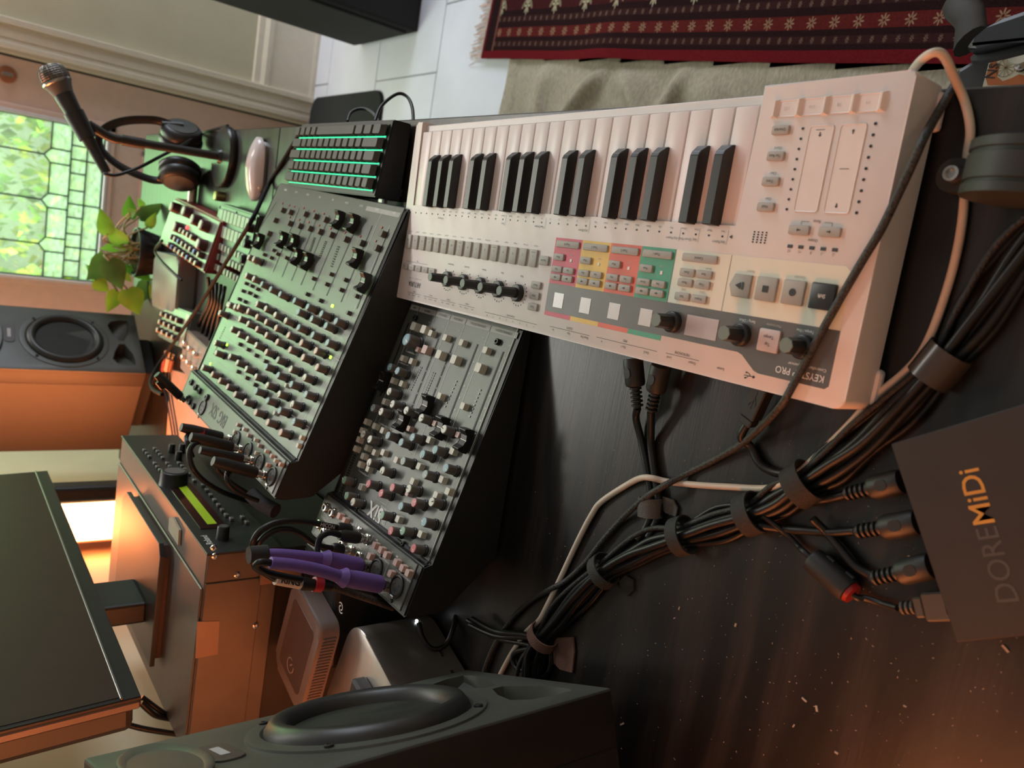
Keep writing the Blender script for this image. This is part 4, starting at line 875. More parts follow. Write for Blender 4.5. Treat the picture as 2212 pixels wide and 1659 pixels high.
# ================================================================== light bars
GLOW = mat('orange_light_diffuser', (1.0, .55, .30), .5, emit=(1.0, .27, .08), estr=38.0); GLOW2 = mat('orange_light_diffuser_bright', (1.0, .55, .30), .5, emit=(1.0, .27, .08), estr=28.0)
def light_bar(label, x, y, z0, za, z1, w, glow):
    t = thing('light_bar', label, 'lamp', TR(x, y, z0), world=True)
    put('diffuser', box((x-.012, y-w/2, za), (x+.016, y+w/2, z1), .008, 2), glow, t)
    put('backplate', box((x-.020, y-w/2+.012, z0+.005), (x-.010, y+w/2-.012, z1-.01), .003), mat('rose_lamp_body', (.50, .22, .16), .5), t)
    put('base', box((x-.03, y-.05, z0), (x+.04, y+.05, z0+.010), .003), DARK, t)
    return t
light_bar('glowing orange light bar on the desk by the wall behind the monitor', -.750, 1.855, T, T+.02, 1.30, .170, GLOW)
light_bar('glowing orange light bar behind the loudspeaker beside the silver computer', -.745, .27, T, T+.02, 1.50, .170, GLOW2)

# ================================================================== rack module and box below
RX0, RX1 = -.66, -.400
RY0, RY1 = .866, 1.352
RT, RB = .9600, .8720
STEEL = mat('bronze_grey_steel', (.115, .095, .080), .42, .35, bump=.06, bscale=900); RFACE = mat('black_rack_face', (.016, .017, .016), .42)
rk = thing('rack_box', 'dark metal rack box on the desk, under the rack synthesizer module', 'rack', TR(-.53, 1.1, T), world=True)
put('body', box((-.655, RY0+.012, T+.004), (-.408, RY1-.012, RB-.001), .002), mat('dark_steel', (.035, .030, .028), .5, .3), rk)
for x in (-.63, -.43):
    for y in (RY0+.05, RY1-.05): put('foot', add_lathe(B(), [(.012, 0), (.012, .005)], 14, TR(x, y, T)), RUBBER, rk)
rm = thing('rack_synth', 'grey metal rack synthesizer module with green display and large dial', 'synthesizer', TR(-.53, 1.1, RB), world=True)
put('chassis', box((RX0, RY0+.002, RB), (RX1-.003, RY1-.002, RT), .0015), STEEL, rm)
put('top_cover', box((RX0, RY0+.004, RT), (RX1-.045, RY1-.004, RT+.0025), .001), STEEL, rm)
put('front_panel', box((RX1-.003, RY0, RB+.001), (RX1, RY1, RT+.001), .0005), RFACE, rm)
put('side_plate', box((RX0, RY0, RB+.020), (RX1-.038, RY0+.003, RT-.001), .0008), STEEL, rm)
put('side_flange', box((RX1-.036, RY0, RB+.020), (RX1-.002, RY0+.003, RT-.001), .0008), STEEL, rm)
for q in [(462, 1183), (464, 1201), (512, 1241), (552, 1351)]:
    p = aty(*q, RY0); put('screw', add_lathe(B(), [(.0040, 0), (.0038, .0012), (.002, .0018), (.0012, .001), (0, .001)], 12, basis((p.x, RY0, p.z), (0, -1, 0))), CHROME, rm)
# tape on the side
tp = [aty(*q, RY0) for q in [(426, 1343), (474, 1341), (470, 1413), (422, 1422)]]
put('tape', add_prism(B(), [(p.x, p.z) for p in tp], -.0004, .0006, Matrix(((1, 0, 0, 0), (0, 0, -1, RY0), (0, 1, 0, 0), (0, 0, 0, 1)))), mat('brown_packing_tape', (.23, .13, .085), .3), rm)
sc4 = [atz(*q, RT+.003) for q in [(366, 1118), (373, 1117), (387, 1145), (385, 1178), (364, 1145)]]
put('sticker_scrap', add_prism(B(), [(p.x, p.y) for p in sc4], RT+.0005, RT+.0034), mat('torn_paper', (.40, .36, .26), .8), rm)
FF = Matrix(((0, 0, 1, RX1), (1, 0, 0, RY0), (0, 1, 0, RB), (0, 0, 0, 1)))       # x: along y, y: up, z: out (+X)
ZR = zoom(280, 930, 7.373)
def rp(a, b, h=0.0): return onframe(FF, *ZR(a, b), h)
d0, d1 = rp(1240, 1508), rp(735, 905); 
ylo, yhi = sorted((rp(1390, 1500)[1], rp(1240, 1508)[1]))
dm = put('display_bezel', box((d0[0]-.012, ylo-.010, 0), (d1[0]+.014, yhi+.012, .0012), .0005), mat('display_bezel', (.03, .012, .012), .15), rm, FF)
put('display', box((d0[0], ylo, .001), (d1[0], yhi, .0016)), mat('green_lcd', (.22, .35, .02), .3, emit=(.36, .55, .02), estr=.32), dm, FF)
def dial(q, r, h, m=DARK):
    a, b = rp(*q, h); k = put('dial', lathe([(r*1.05, 0), (r, .002), (r*.95, h-.001), (r*.88, h)], 28), m, rm, FF @ TR(a, b, 0), smooth=35)
    put('dial_cap', lathe([(r*.70, h), (r*.70, h+.0004), (0, h+.0004)], 24), mat('grey_cap', (.10, .10, .10), .4), k)
dial((720, 640), .019, .020); dial((1500, 1520), .0075, .016)
for q in [(680, 215), (845, 215), (790, 335)]: dial(q, .0050, .014)
rb_ = mesh('rack_button', cbox(.0075, .0050, .004, .0006), mat('grey_rack_button', (.13, .125, .115), .5))
for q in [(240, 295), (280, 345), (320, 395), (405, 270), (450, 315), (490, 365), (530, 415), (405, 505), (445, 560), (490, 610), (605, 505), (645, 555), (790, 500), (840, 548), (885, 600), (945, 675), (1035, 775)]:
    put('rack_button', rb_, None, rm, FF @ TR(*rp(*q, .004), 0))
for k in range(7): 
    q = (1170+k*62, 850+k*79); put('rack_button', rb_, None, rm, FF @ TR(*rp(*q, .004), 0))
for q in [(1625, 1385), (1800, 1360), (1870, 1440)]: put('rack_button', rb_, None, rm, FF @ TR(*rp(*q, .004), 0))
rt = B(); a, b = rp(1390, 1720); 
zz = onframe(FF, 446, 1167); add_text(rt, 'Roland', zz[0], zz[1], .011, .0006, None, 'C', .0, .9); put('printed_logo', rt, INKWHITE, rm, FF)

# ================================================================== monitor
mo = thing('monitor', 'large black computer monitor switched off, standing on the rack module', 'monitor', TR(-.53, 1.12, RT+.0025), world=True)
BASEZ = RT+.0025
put('base', prism([(-.446, 1.012), (-.446, 1.21), (-.465, 1.235), (-.60, 1.235), (-.615, 1.22), (-.615, 1.0), (-.460, 1.0)], BASEZ+.008, BASEZ+.014, .001), DARK, mo)
put('base_skirt', prism([(-.452, 1.018), (-.452, 1.205), (-.47, 1.228), (-.596, 1.228), (-.608, 1.215), (-.608, 1.007), (-.465, 1.007)], BASEZ, BASEZ+.008), mat('dark_maroon_plastic', (.05, .025, .022), .5), mo)
put('neck', box((-.575, 1.045, BASEZ+.012), (-.545, 1.125, 1.14), .004, 2), DARK, mo)
TM = TR(-.5, 0, 1.045) @ RY(-3.5)      # leaning back slightly
MY0, MY1 = .762, 1.482
put('back_shell', box((-.045, MY0+.01, .004), (-.012, MY1-.01, .408), .008, 2), DARK, mo, TM)
put('bezel_edge', box((-.014, MY0, 0), (-.004, MY1, .412), .002), mat('satin_bezel_edge', (.13, .10, .09), .4, .3), mo, TM)
put('bezel', box((-.0045, MY0+.0005, .0), (0, MY1-.0005, .411), .001), mat('black_gloss_bezel', (.014, .012, .011), .38, spec=.3), mo, TM)
put('screen', box((-.001, MY0+.007, .018), (.0006, MY1-.007, .405)), mat('dark_screen', (.045, .026, .017), .5, spec=.12), mo, TM)
put('chin_highlight', box((0, MY0+.002, .0165), (.0022, MY1-.002, .0190), .0006), mat('satin_edge_highlight', (.16, .16, .14), .3, .5), mo, TM)  # pale raised strip stands in for the highlight along the bezel edge
# upright post beside the monitor
tag(put('upright_post', prism(rrect(.03, .040, .010, 4, -.555, 1.52), T, 1.035, .006), DARK), 'black upright post on the desk past the rack module', 'post')

# ================================================================== silver computer, drives
ALU = mat('silver_aluminium', (.78, .73, .67), .34, .88, bump=.03, bscale=1500)
mc0 = atz(765, 1345, .835); e1 = (atz(705, 1515, .835)-mc0); e1.z = 0; e1.normalize(); ma = math.degrees(math.atan2(e1.y, e1.x))
S_ = .180
MM = TR(mc0.x, mc0.y, T) @ RZ(ma) @ TR(S_/2-.008, S_/2-.004, 0)
mcx = thing('desktop_computer', 'silver rounded-square desktop computer tucked behind the loudspeaker', 'computer', MM)
put('case', prism(rrect(S_, S_, .033, 8), .004, .095, .0012), ALU, mcx, MM, smooth=30)
put('foot_ring', prism(rrect(S_*.86, S_*.86, .05, 8), 0, .005), DARK, mcx, MM)
lp = onframe(MM @ TR(-S_/2, 0, 0) @ Matrix(((0, 0, -1, 0), (-1, 0, 0, 0), (0, 1, 0, 0), (0, 0, 0, 1))), 900, 1340)
FMC = MM @ TR(-S_/2, 0, 0) @ Matrix(((0, 0, -1, 0), (-1, 0, 0, 0), (0, 1, 0, 0), (0, 0, 0, 1)))
put('dongle_port', box((-.02, .018, -.0008), (-.010, .022, .0006)), INK, mcx, FMC); put('dongle_port', box((.01, .018, -.0008), (.020, .022, .0006)), INK, mcx, FMC)
# power led sits on the flank that faces the player
def flank(px, py):
    best = None
    for R in (0, 90, 180, 270):
        F = MM @ RZ(R) @ Matrix(((1, 0, 0, 0), (0, 0, -1, -S_/2), (0, 1, 0, 0), (0, 0, 0, 1)))
        n = F.col[2].to_3d()
        if n.dot(CAMPOS-F.col[3].to_3d()) > 0:
            a, b = onframe(F, px, py)
            if abs(a) < S_/2-.02 and .005 < b < .09: best = (F, a, b)
    return best
bl = flank(900, 1341)
if bl: put('power_led', add_prism(B(), circle(.0016, 10, bl[1], bl[2]), 0, .0006), mat('white_led', (1, 1, 1), .3, emit=(.8, .9, 1.0), estr=12), mcx, bl[0])
hb0 = atz(775, 1490, .85)
tag(put('usb_hub', box((-.014, -.022, 0), (.014, .022, .017), .003, 2), mat('dark_grey_hub', (.04, .035, .033), .5), None, TR(hb0.x-.012, hb0.y-.004, .835) @ RZ(ma+8)), 'small dark grey hub lying on top of the silver computer', 'hub')
# black desktop drive
MS = TR(-.452, .811, T) @ RZ(4)
sg = thing('black_drive', 'black desktop drive with swirl mark standing beside the silver computer', 'hard drive', MS)
put('body', box((-.065, -.047, .003), (.065, .049, .1030), .006, 2), DARK, sg, MS)
put('foot_pad', box((-.05, -.04, 0), (.05, .045, .004)), RUBBER, sg, MS)
for k in range(8): put('vent_slat', box((.020+k*.0052, .005, .1028), (.0225+k*.0052, .046, .1040)), RUBBER, sg, MS)
Fs = MS @ TR(0, 0, .1033); lx, ly = onframe(Fs, 737, 1313)
sw_ = B()
for ph in (0, 180): 
    pts = [((.002+.0045*t)*math.cos(math.radians(ph+230*t)), (.002+.0045*t)*math.sin(math.radians(ph+230*t)), .0004) for t in [i/10 for i in range(11)]]
    add_tube(sw_, pts, .0007, 5, 2, True, .3)
put('swirl_mark', sw_, INKWHITE, sg, Fs @ TR(lx, ly, 0))
# rubber-cased drive lying on it
HZ = .868
hp = [atz(*q, HZ) for q in [(628, 1266), (694, 1345), (644, 1528), (598, 1445)]]
hc = sum(hp, Vector())/4; hx = (hp[2]-hp[1]); ha = math.degrees(math.atan2(hx.y, hx.x)); hl = hx.length; hw = (hp[0]-hp[1]).length
MH = TR(hc.x, hc.y, HZ-.0245) @ RZ(ha)
hd = thing('rugged_drive', 'portable drive in a ribbed translucent rubber sleeve on the black drive', 'hard drive', MH)
ORR = mat('milky_rubber_sleeve', (.20, .14, .115), .5, bump=.05)
put('sleeve', prism(rrect(hl, hw, .016, 5), .0, .0245, .005, 3), ORR, hd, MH, smooth=40)
put('inset_face', prism(rrect(hl-.030, hw-.026, .008, 4), .0240, .0250, .0004), mat('smoky_face', (.085, .055, .045), .35), hd, MH)
for sy in (-1, 1):
    for k in range(22): put('rib', box((-.050+k*.0046, sy*hw/2-.0018, .003), (-.0476+k*.0046, sy*hw/2+.0018, .0195), .0008), ORR, hd, MH)
gx = onframe(MH @ TR(0, 0, .0251), 627, 1437)
gm = B(); add_tube(gm, [(.009*math.cos(math.radians(a)), .009*math.sin(math.radians(a)), 0) for a in range(30, 341, 20)], .0010, 5, 2, True, .3); add_line(gm, (0, 0), (.008, 0), .0018, .0004)
put('round_mark', gm, mat('pale_print', (.34, .24, .19), .6), hd, MH @ TR(gx[0], gx[1], .0252) @ RZ(140))
tag(put('cardboard_piece', box((-.010, -.002, 0), (.014, .002, .052), .0005), mat('brown_card', (.24, .13, .07), .8), None, TR(-.435, .8620, T+.104)), 'small brown card wedged between the rugged drive and rack module', 'card')

# ================================================================== computer keyboard with green backlight
k1, k2, k3, k4 = [atz(*q, T+.040) for q in [(836, 252), (809, 420), (618, 396), (640, 266)]]
kx = ((k4-k1)+(k3-k2)); kx.z = 0; kx.normalize()
PKM = frame(Vector((k1.x-.001, k1.y, T)), kx, Vector((0, 0, 1)).cross(kx))         # x: left->right of the keyboard, y: towards the desk rear
KBW, KBD = .302, .098
pk = thing('computer_keyboard', 'black compact computer keyboard with green backlight beside the large mixer', 'keyboard', PKM)
def slopez(y): return .030+.012*y/KBD
bm = B(); pr = [(0, .004), (0, .030), (KBD, .042), (KBD, .006)]
va = [bm.verts.new((0, y, z)) for y, z in pr]; vb = [bm.verts.new((KBW, y, z)) for y, z in pr]
bm.faces.new(va); bm.faces.new(vb[::-1])
for i in range(4): bm.faces.new((va[i], vb[i], vb[(i+1) % 4], va[(i+1) % 4]))
bmesh.ops.bevel(bm, geom=bm.edges[:], offset=.0015, segments=2, affect='EDGES')
put('case', bm, mat('black_keyboard_case', (.012, .012, .012), .45), pk, PKM)
for x in (.02, KBW-.02):
    for y, hh in ((.012, .005), (KBD-.012, .0068)): put('foot', box((x-.012, y-.005, 0), (x+.012, y+.005, hh)), RUBBER, pk, PKM)
KSL = PKM @ TR(0, 0, .030) @ RX(math.degrees(math.atan2(.012, KBD)))
put('key_plate', box((.006, .006, -.002), (KBW-.006, KBD-.004, .0010)), mat('black_switch_plate', (.006, .012, .009), .4), pk, KSL)
GL = mat('green_backlight', (.02, .35, .15), .4, emit=(.02, .85, .36), estr=1.7)
rows_ = [[1.25, 1.25, 1.25, 6.25, 1, 1, 1, 1][:8], [2.25]+[1]*10+[1.75], [1.75]+[1]*11+[1.25+1], [1.5]+[1]*12+[1.5][:1], [1]*13+[2]]
U = (KBW-.014)/15.0; RH = (KBD-.012)/5
KC = mat('worn_black_keycap', (.045, .048, .044), .38)
_kc = {}
for r, row in enumerate(rows_):
    tot = sum(row); x = .007; y0 = .007+r*RH; sc_ = 15.0/tot
    put('backlight_strip', box((.008, y0+RH-.0030, .001), (KBW-.008, y0+RH-.0012, .0018)), GL, pk, KSL)
    for wu in row:
        w_ = wu*U*sc_; key = round(w_, 5)
        if key not in _kc:
            lo = rrect(w_-.0012, RH-.0020, .0015, 2); hi = rrect(w_-.0062, RH-.0058, .002, 2)
            _kc[key] = mesh('keycap', add_prism(B(), lo, .003, .0105, None, [(a, b+.0006) for a, b in hi]), KC)
        put('keycap', _kc[key], None, pk, KSL @ TR(x+w_/2, y0+RH/2-.0012, 0)); x += w_
put('usb_plug', box((.020, KBD-.002, .012), (.034, KBD+.016, .020), .002), METAL, pk, PKM)

# ================================================================== mouse
mp0 = atz(548, 372, T+.012)
MMo = TR(mp0.x+.006, mp0.y, T) @ RZ(6)
ms = thing('mouse', 'low white curved mouse on the desk beside the microphone stand', 'mouse', MMo)
bm = B(); L_, W_ = .114, .058; rings = []
for i in range(13):
    t = i/12; x = -L_/2+L_*t; hz = .006+.016*math.sin(math.pi*min(1, t*.92+.05))**.8; ww = W_/2*(1-abs(2*t-1)**4*.75)
    rings.append([bm.verts.new((x, ww*math.cos(math.pi*k/8), .004+hz*math.sin(math.pi*k/8)**.7)) for k in range(9)])
for a, b in zip(rings, rings[1:]):
    for k in range(8): bm.faces.new((a[k], a[k+1], b[k+1], b[k]))
    bm.faces.new((a[8], a[0], b[0], b[8]))
bm.faces.new(rings[0]); bm.faces.new(rings[-1][::-1])
put('top_shell', bm, mat('glossy_white_shell', (.72, .66, .66), .15), ms, MMo, smooth=60)
put('base', prism([(x*.9, y*.9) for x, y in rrect(L_, W_, .024, 6)], 0, .006), METAL, ms, MMo)

# ================================================================== microphone on stand
bc = atz(476, 338, T+.014)
st = thing('microphone_stand', 'black table microphone stand with heavy round base', 'stand', TR(bc.x, bc.y, T))
put('base', lathe([(.060, 0), (.0615, .003), (.0615, .011), (.059, .014), (.015, .015), (.012, .020), (0, .020)], 48), mat('satin_black_metal', (.02, .02, .02), .30, .3), st, TR(bc.x, bc.y, T), smooth=40)
ptop = aty(262, 302, bc.y+.005)
put('pole', tube([(bc.x, bc.y, T+.015), tuple(ptop)], .0082, 16, smooth=False), DARK, st, Matrix(), smooth=40)
put('pole_collar', tube([tuple(aty(312, 311, bc.y+.004)), tuple(ptop)], .0100, 16, smooth=False), DARK, st, Matrix(), smooth=40)
c1 = aty(236, 296, bc.y+.005); c2 = aty(190, 268, bc.y+.005)
put('clip_joint', tube([tuple(ptop), tuple(c1), tuple(c2)], .0085, 14, 4), DARK, st, Matrix(), smooth=40)
m0 = aty(202, 322, bc.y-.012); m1 = aty(129, 188, bc.y+.010); ax_ = (m1-m0).normalized()
put('clip', tube([tuple(m0+ax_*.020), tuple(m0+ax_*.068)], lambda t: .0155+.002*t, 18, smooth=False), DARK, st, Matrix(), smooth=40)
MB_ = basis(m0, ax_); Lm = (m1-m0).length
mic = thing('microphone', 'grey-meshed handheld microphone held up in the stand clip', 'microphone', MB_)
put('body', lathe([(.0095, 0), (.0105, .004), (.0125, .040), (.0165, Lm-.022), (.0170, Lm-.012)], 28), mat('dark_grey_mic_body', (.035, .037, .035), .4, .3), mic, MB_, smooth=40)
GR = mat('mic_mesh_grille', (.12, .115, .105), .5, .5, bump=1.0, bscale=900)
put('grille_base', lathe([(.0170, Lm-.013), (.0205, Lm-.002), (.0240, Lm+.006)], 32), GR, mic, MB_, smooth=40)
put('grille_band', lathe([(.0235, Lm+.0045), (.0252, Lm+.006), (.0252, Lm+.0095), (.0235, Lm+.011)], 32), mat('steel_band', (.38, .36, .33), .3, .9), mic, MB_, smooth=40)
gb = lathe([(.0240, Lm+.009), (.0252, Lm+.016), (.0242, Lm+.024), (.0205, Lm+.032), (.014, Lm+.037), (.0, Lm+.039)], 32)
put('grille', gb, GR, mic, MB_, smooth=60)
wire = B()
for k in range(16):
    a = math.radians(k*22.5)
    add_tube(wire, [(r*math.cos(a), r*math.sin(a), z) for r, z in ((.0246, Lm+.010), (.0257, Lm+.016), (.0247, Lm+.024), (.0210, Lm+.032), (.0143, Lm+.0374), (.002, Lm+.0394))], .0005, 4, 2)
for r, z in ((.0254, Lm+.0135), (.0257, Lm+.017), (.0252, Lm+.0205), (.0246, Lm+.0243), (.0232, Lm+.028), (.0207, Lm+.0322), (.0170, Lm+.0355), (.011, Lm+.0382)):
    add_tube(wire, [(r*math.cos(math.radians(a)), r*math.sin(math.radians(a)), z) for a in range(0, 361, 20)], .0005, 4, 1)
put('grille_wires', wire, mat('grille_wire', (.30, .28, .25), .4, .8), mic, MB_)
put('plug', tube([tuple(m0+ax_*.002), tuple(m0-ax_*.045)], lambda t: .0098-.0015*t, 16, smooth=False), DARK, mic, Matrix(), smooth=40)
mt = m0-ax_*.044
def cable(name, label, pts, r, m=CABLE, group=None, cat='cable', n=8):
    o = put(name, tube([tuple(p) for p in pts], r, n), m, None, Matrix(), smooth=60); return tag(o, label, cat, group)
cable('microphone_cable', 'black cable hanging from the microphone down to the desk', [mt, aty(228, 376, bc.y-.03), aty(252, 378, bc.y-.03), aty(300, 362, bc.y-.02), aty(350, 336, bc.y+.02), aty(395, 313, bc.y+.06), atz(432, 290, T+.004), atz(455, 282, T+.004), atz(492, 272, T+.004)], .0032)

# ================================================================== headphones
hy = 2.02
hA = atz(392, 292, T+.05); hB_ = atz(388, 378, T+.05)
HPM = Matrix()
hpn = thing('headphones', 'black over-ear headphones standing on the desk behind the microphone', 'headphones', TR((hA.x+hB_.x)/2, hA.y, T))
def cup(p, tilt, s):
    Mq = basis(p, (s*math.cos(math.radians(tilt)), -.55, .12))
    k = put('ear_cup', lathe([(.020, .022), (.034, .020), (.041, .012), (.042, .0), (.038, -.004)], 32), DARK, hpn, Mq, smooth=50)
    put('ear_pad', lathe([(.040, -.002), (.044, -.008), (.044, -.016), (.038, -.022), (.026, -.021), (.022, -.014)], 32), mat('ear_pad_leather', (.012, .012, .012), .35), k, Mq, smooth=60)
    put('cup_ring', lathe([(.030, .020), (.030, .0222), (.026, .0225)], 28), mat('grey_cup_ring', (.12, .13, .13), .3, .5), k, Mq, smooth=50)
cup(hA, 20, 1); cup(hB_, 20, -1)
mid = (hA+hB_)/2; hwid = (hA-hB_).length/2
band = [(hA.x+.012, hA.y, T+.06)]+[(mid.x+(hwid+.020)*math.cos(math.radians(a)), hA.y+.01, T+.07+.135*math.sin(math.radians(a))) for a in range(10, 171, 16)]+[(hB_.x-.012, hA.y, T+.06)]
put('headband', add_tube(B(), band, .0105, 10, 4, True, .45), DARK, hpn, Matrix(), smooth=60)
put('yoke', tube([(hA.x+.014, hA.y, T+.09), (hA.x+.02, hA.y-.01, T+.05)], .006, 8, smooth=False), DARK, hpn, Matrix()); put('yoke', tube([(hB_.x-.014, hA.y, T+.09), (hB_.x-.02, hA.y-.01, T+.05)], .006, 8, smooth=False), DARK, hpn, Matrix())

# ================================================================== small things on the far desk
p0, p1 = atz(421, 360, T+.011), atz(412, 462, T+.011)
pm_ = thing('slim_torch', 'slim silver and black metal cylinder lying beside the microphone base', 'torch', TR(p0.x, p0.y, T))
dq = (p1-p0); MQ = basis(p0, dq)
Lq = dq.length
put('black_barrel', lathe([(.0095, 0), (.0105, .002), (.0105, Lq*.36), (.0098, Lq*.37)], 20), DARK, pm_, MQ, smooth=40)
put('silver_barrel', lathe([(.0098, Lq*.36), (.0098, Lq*.78)], 20), mat('warm_silver', (.60, .48, .38), .3, .8), pm_, MQ, smooth=40)
put('ring', lathe([(.0100, Lq*.78), (.0105, Lq*.79), (.0105, Lq*.86), (.0100, Lq*.87)], 20), DARK, pm_, MQ, smooth=40); put('tip', lathe([(.0095, Lq*.87), (.0090, Lq), (.006, Lq)], 20), mat('warm_silver', (.60, .48, .38), .3, .8), pm_, MQ, smooth=40)
yq = atz(474, 424, T+.008)
tag(put('brass_cap', lathe([(.010, 0), (.010, .016), (.008, .018), (0, .018)], 20), mat('brass', (.55, .48, .20), .3, .9), None, TR(yq.x, yq.y, T), smooth=40), 'small brass cap standing on the desk beside the round base', 'cap')
def wedge(root, F, w, d, h0, h1, m, name='case', bev=.003):
    bm = B(); pr = [(0, .004), (0, h0), (d, h1), (d, .004)]
    va = [bm.verts.new((0, y, z)) for y, z in pr]; vb = [bm.verts.new((w, y, z)) for y, z in pr]
    bm.faces.new(va); bm.faces.new(vb[::-1])
    for i in range(4): bm.faces.new((va[i], vb[i], vb[(i+1) % 4], va[(i+1) % 4]))
    bmesh.ops.bevel(bm, geom=bm.edges[:], offset=bev, segments=2, affect='EDGES')
    o = put(name, bm, m, root, F); 
    for x in (.02, w-.02):
        for y in (.015, d-.015): put('foot', add_lathe(B(), [(.006, 0), (.006, .005)], 10, TR(x, y, 0)), RUBBER, root, F)
    return o
def device(name, label, cat, z, q, h0, h1, m):
    """q: pixels of near-front, near-rear, far-front corners of the top at height z"""
    a, b, c = [atz(*p, T+z) for p in q]
    x = c-a; x.z = 0; w = x.length; x.normalize(); y = Vector((0, 0, 1)).cross(x); d = abs((b-a).dot(y))
    F = frame(Vector((a.x, a.y, T)), x, y); r = thing(name, label, cat, F); wedge(r, F, w, d, h0, h1, m)
    tp = F @ TR(0, 0, h0) @ RX(math.degrees(math.atan2(h1-h0, d))); return r, F, tp, w, math.hypot(d, h1-h0)
GBX = mat('pale_panel', (.22, .24, .21), .30, .35)
# drum machine with rows of pads
dr, dF, dT, dw, dd = device('drum_machine', 'dark grey drum machine with rows of rectangular pads', 'drum machine', .035, [(551, 464), (527, 588), (468, 437)], .030, .038, mat('drum_machine_case', (.06, .065, .06), .35, .2))
pd = mesh('pad', cbox(dw*.085, .022, .004, .001), mat('pale_pad', (.24, .27, .23), .4)); sp_ = mesh('small_key', cbox(dw*.055, .012, .004, .001), mat('pale_pad', (.24, .27, .23), .4))
for r in range(2):
    for k in range(8): put('pad', pd, None, dr, dT @ TR(dw*(.16+.095*k), .020+.030*r, .0005))
for r in range(3):
    for k in range(9): put('small_key', sp_, None, dr, dT @ TR(dw*(.12+.085*k), .078+.020*r, .0005)) if not (r == 1 and 3 < k < 7) else None
put('readout', box((dw*.42, .092, 0), (dw*.66, .106, .001)), mat('grey_readout', (.20, .23, .20), .3), dr, dT)
kd = lathe([(.008, 0), (.0075, .010), (.006, .0105), (0, .0105)], 18); kdm = mesh('dial', kd, DARK, 40)
for k in range(3): put('dial', kdm, None, dr, dT @ TR(dw*.06, .025+.028*k, .0005))
for x, y in ((.01, .008), (dw-.01, .008), (dw*.5, .008)): put('screw', add_lathe(B(), [(.003, 0), (.003, .001), (0, .001)], 8, TR(x, y, 0)), INK, dr, dT)
# red desktop synth with white-capped knobs
sr, sF_, sT, sw2, sd2 = device('red_synth', 'red desktop synthesizer with pale panel and rows of white-capped knobs', 'synthesizer', .055, [(462, 474), (449, 592), (362, 424)], .040, .062, mat('red_synth_case', (.22, .03, .03), .4))
put('panel', box((.004, .004, -.001), (sw2-.004, sd2-.004, .0012), .0005), GBX, sr, sT)
kw = mesh('white_knob', lathe([(.0068, 0), (.0060, .010), (.0052, .0108), (0, .0108)], 14), mat('dark_maroon_knob', (.05, .012, .012), .4), 40); kwc = mesh('white_cap', lathe([(.0052, .0108), (.0050, .0125), (0, .0128)], 14), mat('ivory_cap', (.50, .50, .42), .4), 40); kbc = mesh('blue_cap', lathe([(.0052, .0108), (.0050, .0125), (0, .0128)], 14), mat('blue_cap', (.10, .12, .55), .4), 40)
for r in range(2):
    for k in range(8):
        o = put('knob', kw, None, sr, sT @ TR(sw2*(.08+.085*k), sd2*(.90-.17*r), .001)); put('knob_cap', kbc if (k+r) % 4 == 2 else kwc, None, o)
for k in range(4): o = put('knob', kw, None, sr, sT @ TR(sw2*(.30+.08*k), sd2*.52, .001)); put('knob_cap', kwc, None, o)
for x, y in ((.10, .55), (.16, .22), (.55, .14), (.82, .18), (.62, .50), (.34, .20)):
    o = put('dial', mesh('dial', lathe([(.012, 0), (.011, .016), (.009, .017)], 18), mat('maroon_dial', (.06, .014, .014), .4), 40), None, sr, sT @ TR(sw2*x, sd2*y, .001)); put('dial_cap', lathe([(.009, .017), (.0088, .018), (0, .018)], 18), mat('ivory_cap', (.50, .50, .42), .4), o)
put('red_lamp', lathe([(.004, 0), (.004, .003), (0, .004)], 10), mat('lit_red_lamp', (.8, .05, .05), .4, emit=(1, .08, .08), estr=3), sr, sT @ TR(sw2*.52, sd2*.42, .001))
# small knob box further back
kr, kF, kT2, kw_, kd_ = device('knob_box', 'small pale effects box with a grid of white-topped knobs', 'effects box', .045, [(404, 676), (378, 745), (348, 655)], .036, .048, GBX)
for i in range(4):
    for j in range(3): o = put('knob', kw, None, kr, kT2 @ TR(kw_*(.25+.2*i), kd_*(.30+.24*j), .0005)); put('knob_cap', kwc, None, o)
o = put('slide_panel', box((.004, .004, -.0005), (kw_*.14, kd_-.004, .0012)), mat('pale_panel_strip', (.45, .47, .42), .3), kr, kT2)
# grey case with curved lid behind the synths
gq = [atz(*p, T) for p in ((388, 640), (345, 560), (352, 640))]
tag(put('grey_case', prism(rrect(.22, .13, .02, 5), 0, .038, .008, 3), mat('grey_green_plastic', (.20, .24, .22), .35), None, TR(-.205, 1.93, T) @ RZ(92), smooth=40), 'flat grey plastic case lying between the red synthesizer and knob box', 'case')
# patch box with chrome jacks beside the large mixer
pbp = atz(432, 790, T+.04)
px_ = thing('patch_box', 'pale patch box with chrome jack sockets behind the large mixer', 'patch box', TR(pbp.x, pbp.y, T) @ RZ(-4))
PM_ = TR(pbp.x, pbp.y, T) @ RZ(-4)
put('body', box((-.045, -.11, .002), (.045, .13, .042), .003), mat('beige_metal', (.33, .28, .24), .4, .2), px_, PM_)
for i in range(2):
    for j in range(3): put('jack', lathe([(.0062, 0), (.0062, .008), (.004, .009), (.0035, .004)], 14), CHROME, px_, PM_ @ TR(.018-.03*i, .02+.04*j, .042), smooth=40)
tag(put('dark_junction_box', box((-.03, -.04, 0), (.03, .04, .05), .004), DARK, None, TR(-.385, 1.46, T) @ RZ(10)), 'small dark junction box on the desk past the rack module', 'box')
tag(put('grey_folder', box((-.10, -.20, 0), (.10, .20, .006), .001), mat('beige_folder', (.34, .27, .22), .6), None, TR(-.48, 1.72, T) @ RZ(8)), 'flat beige folder on the desk in front of the far loudspeaker', 'folder')

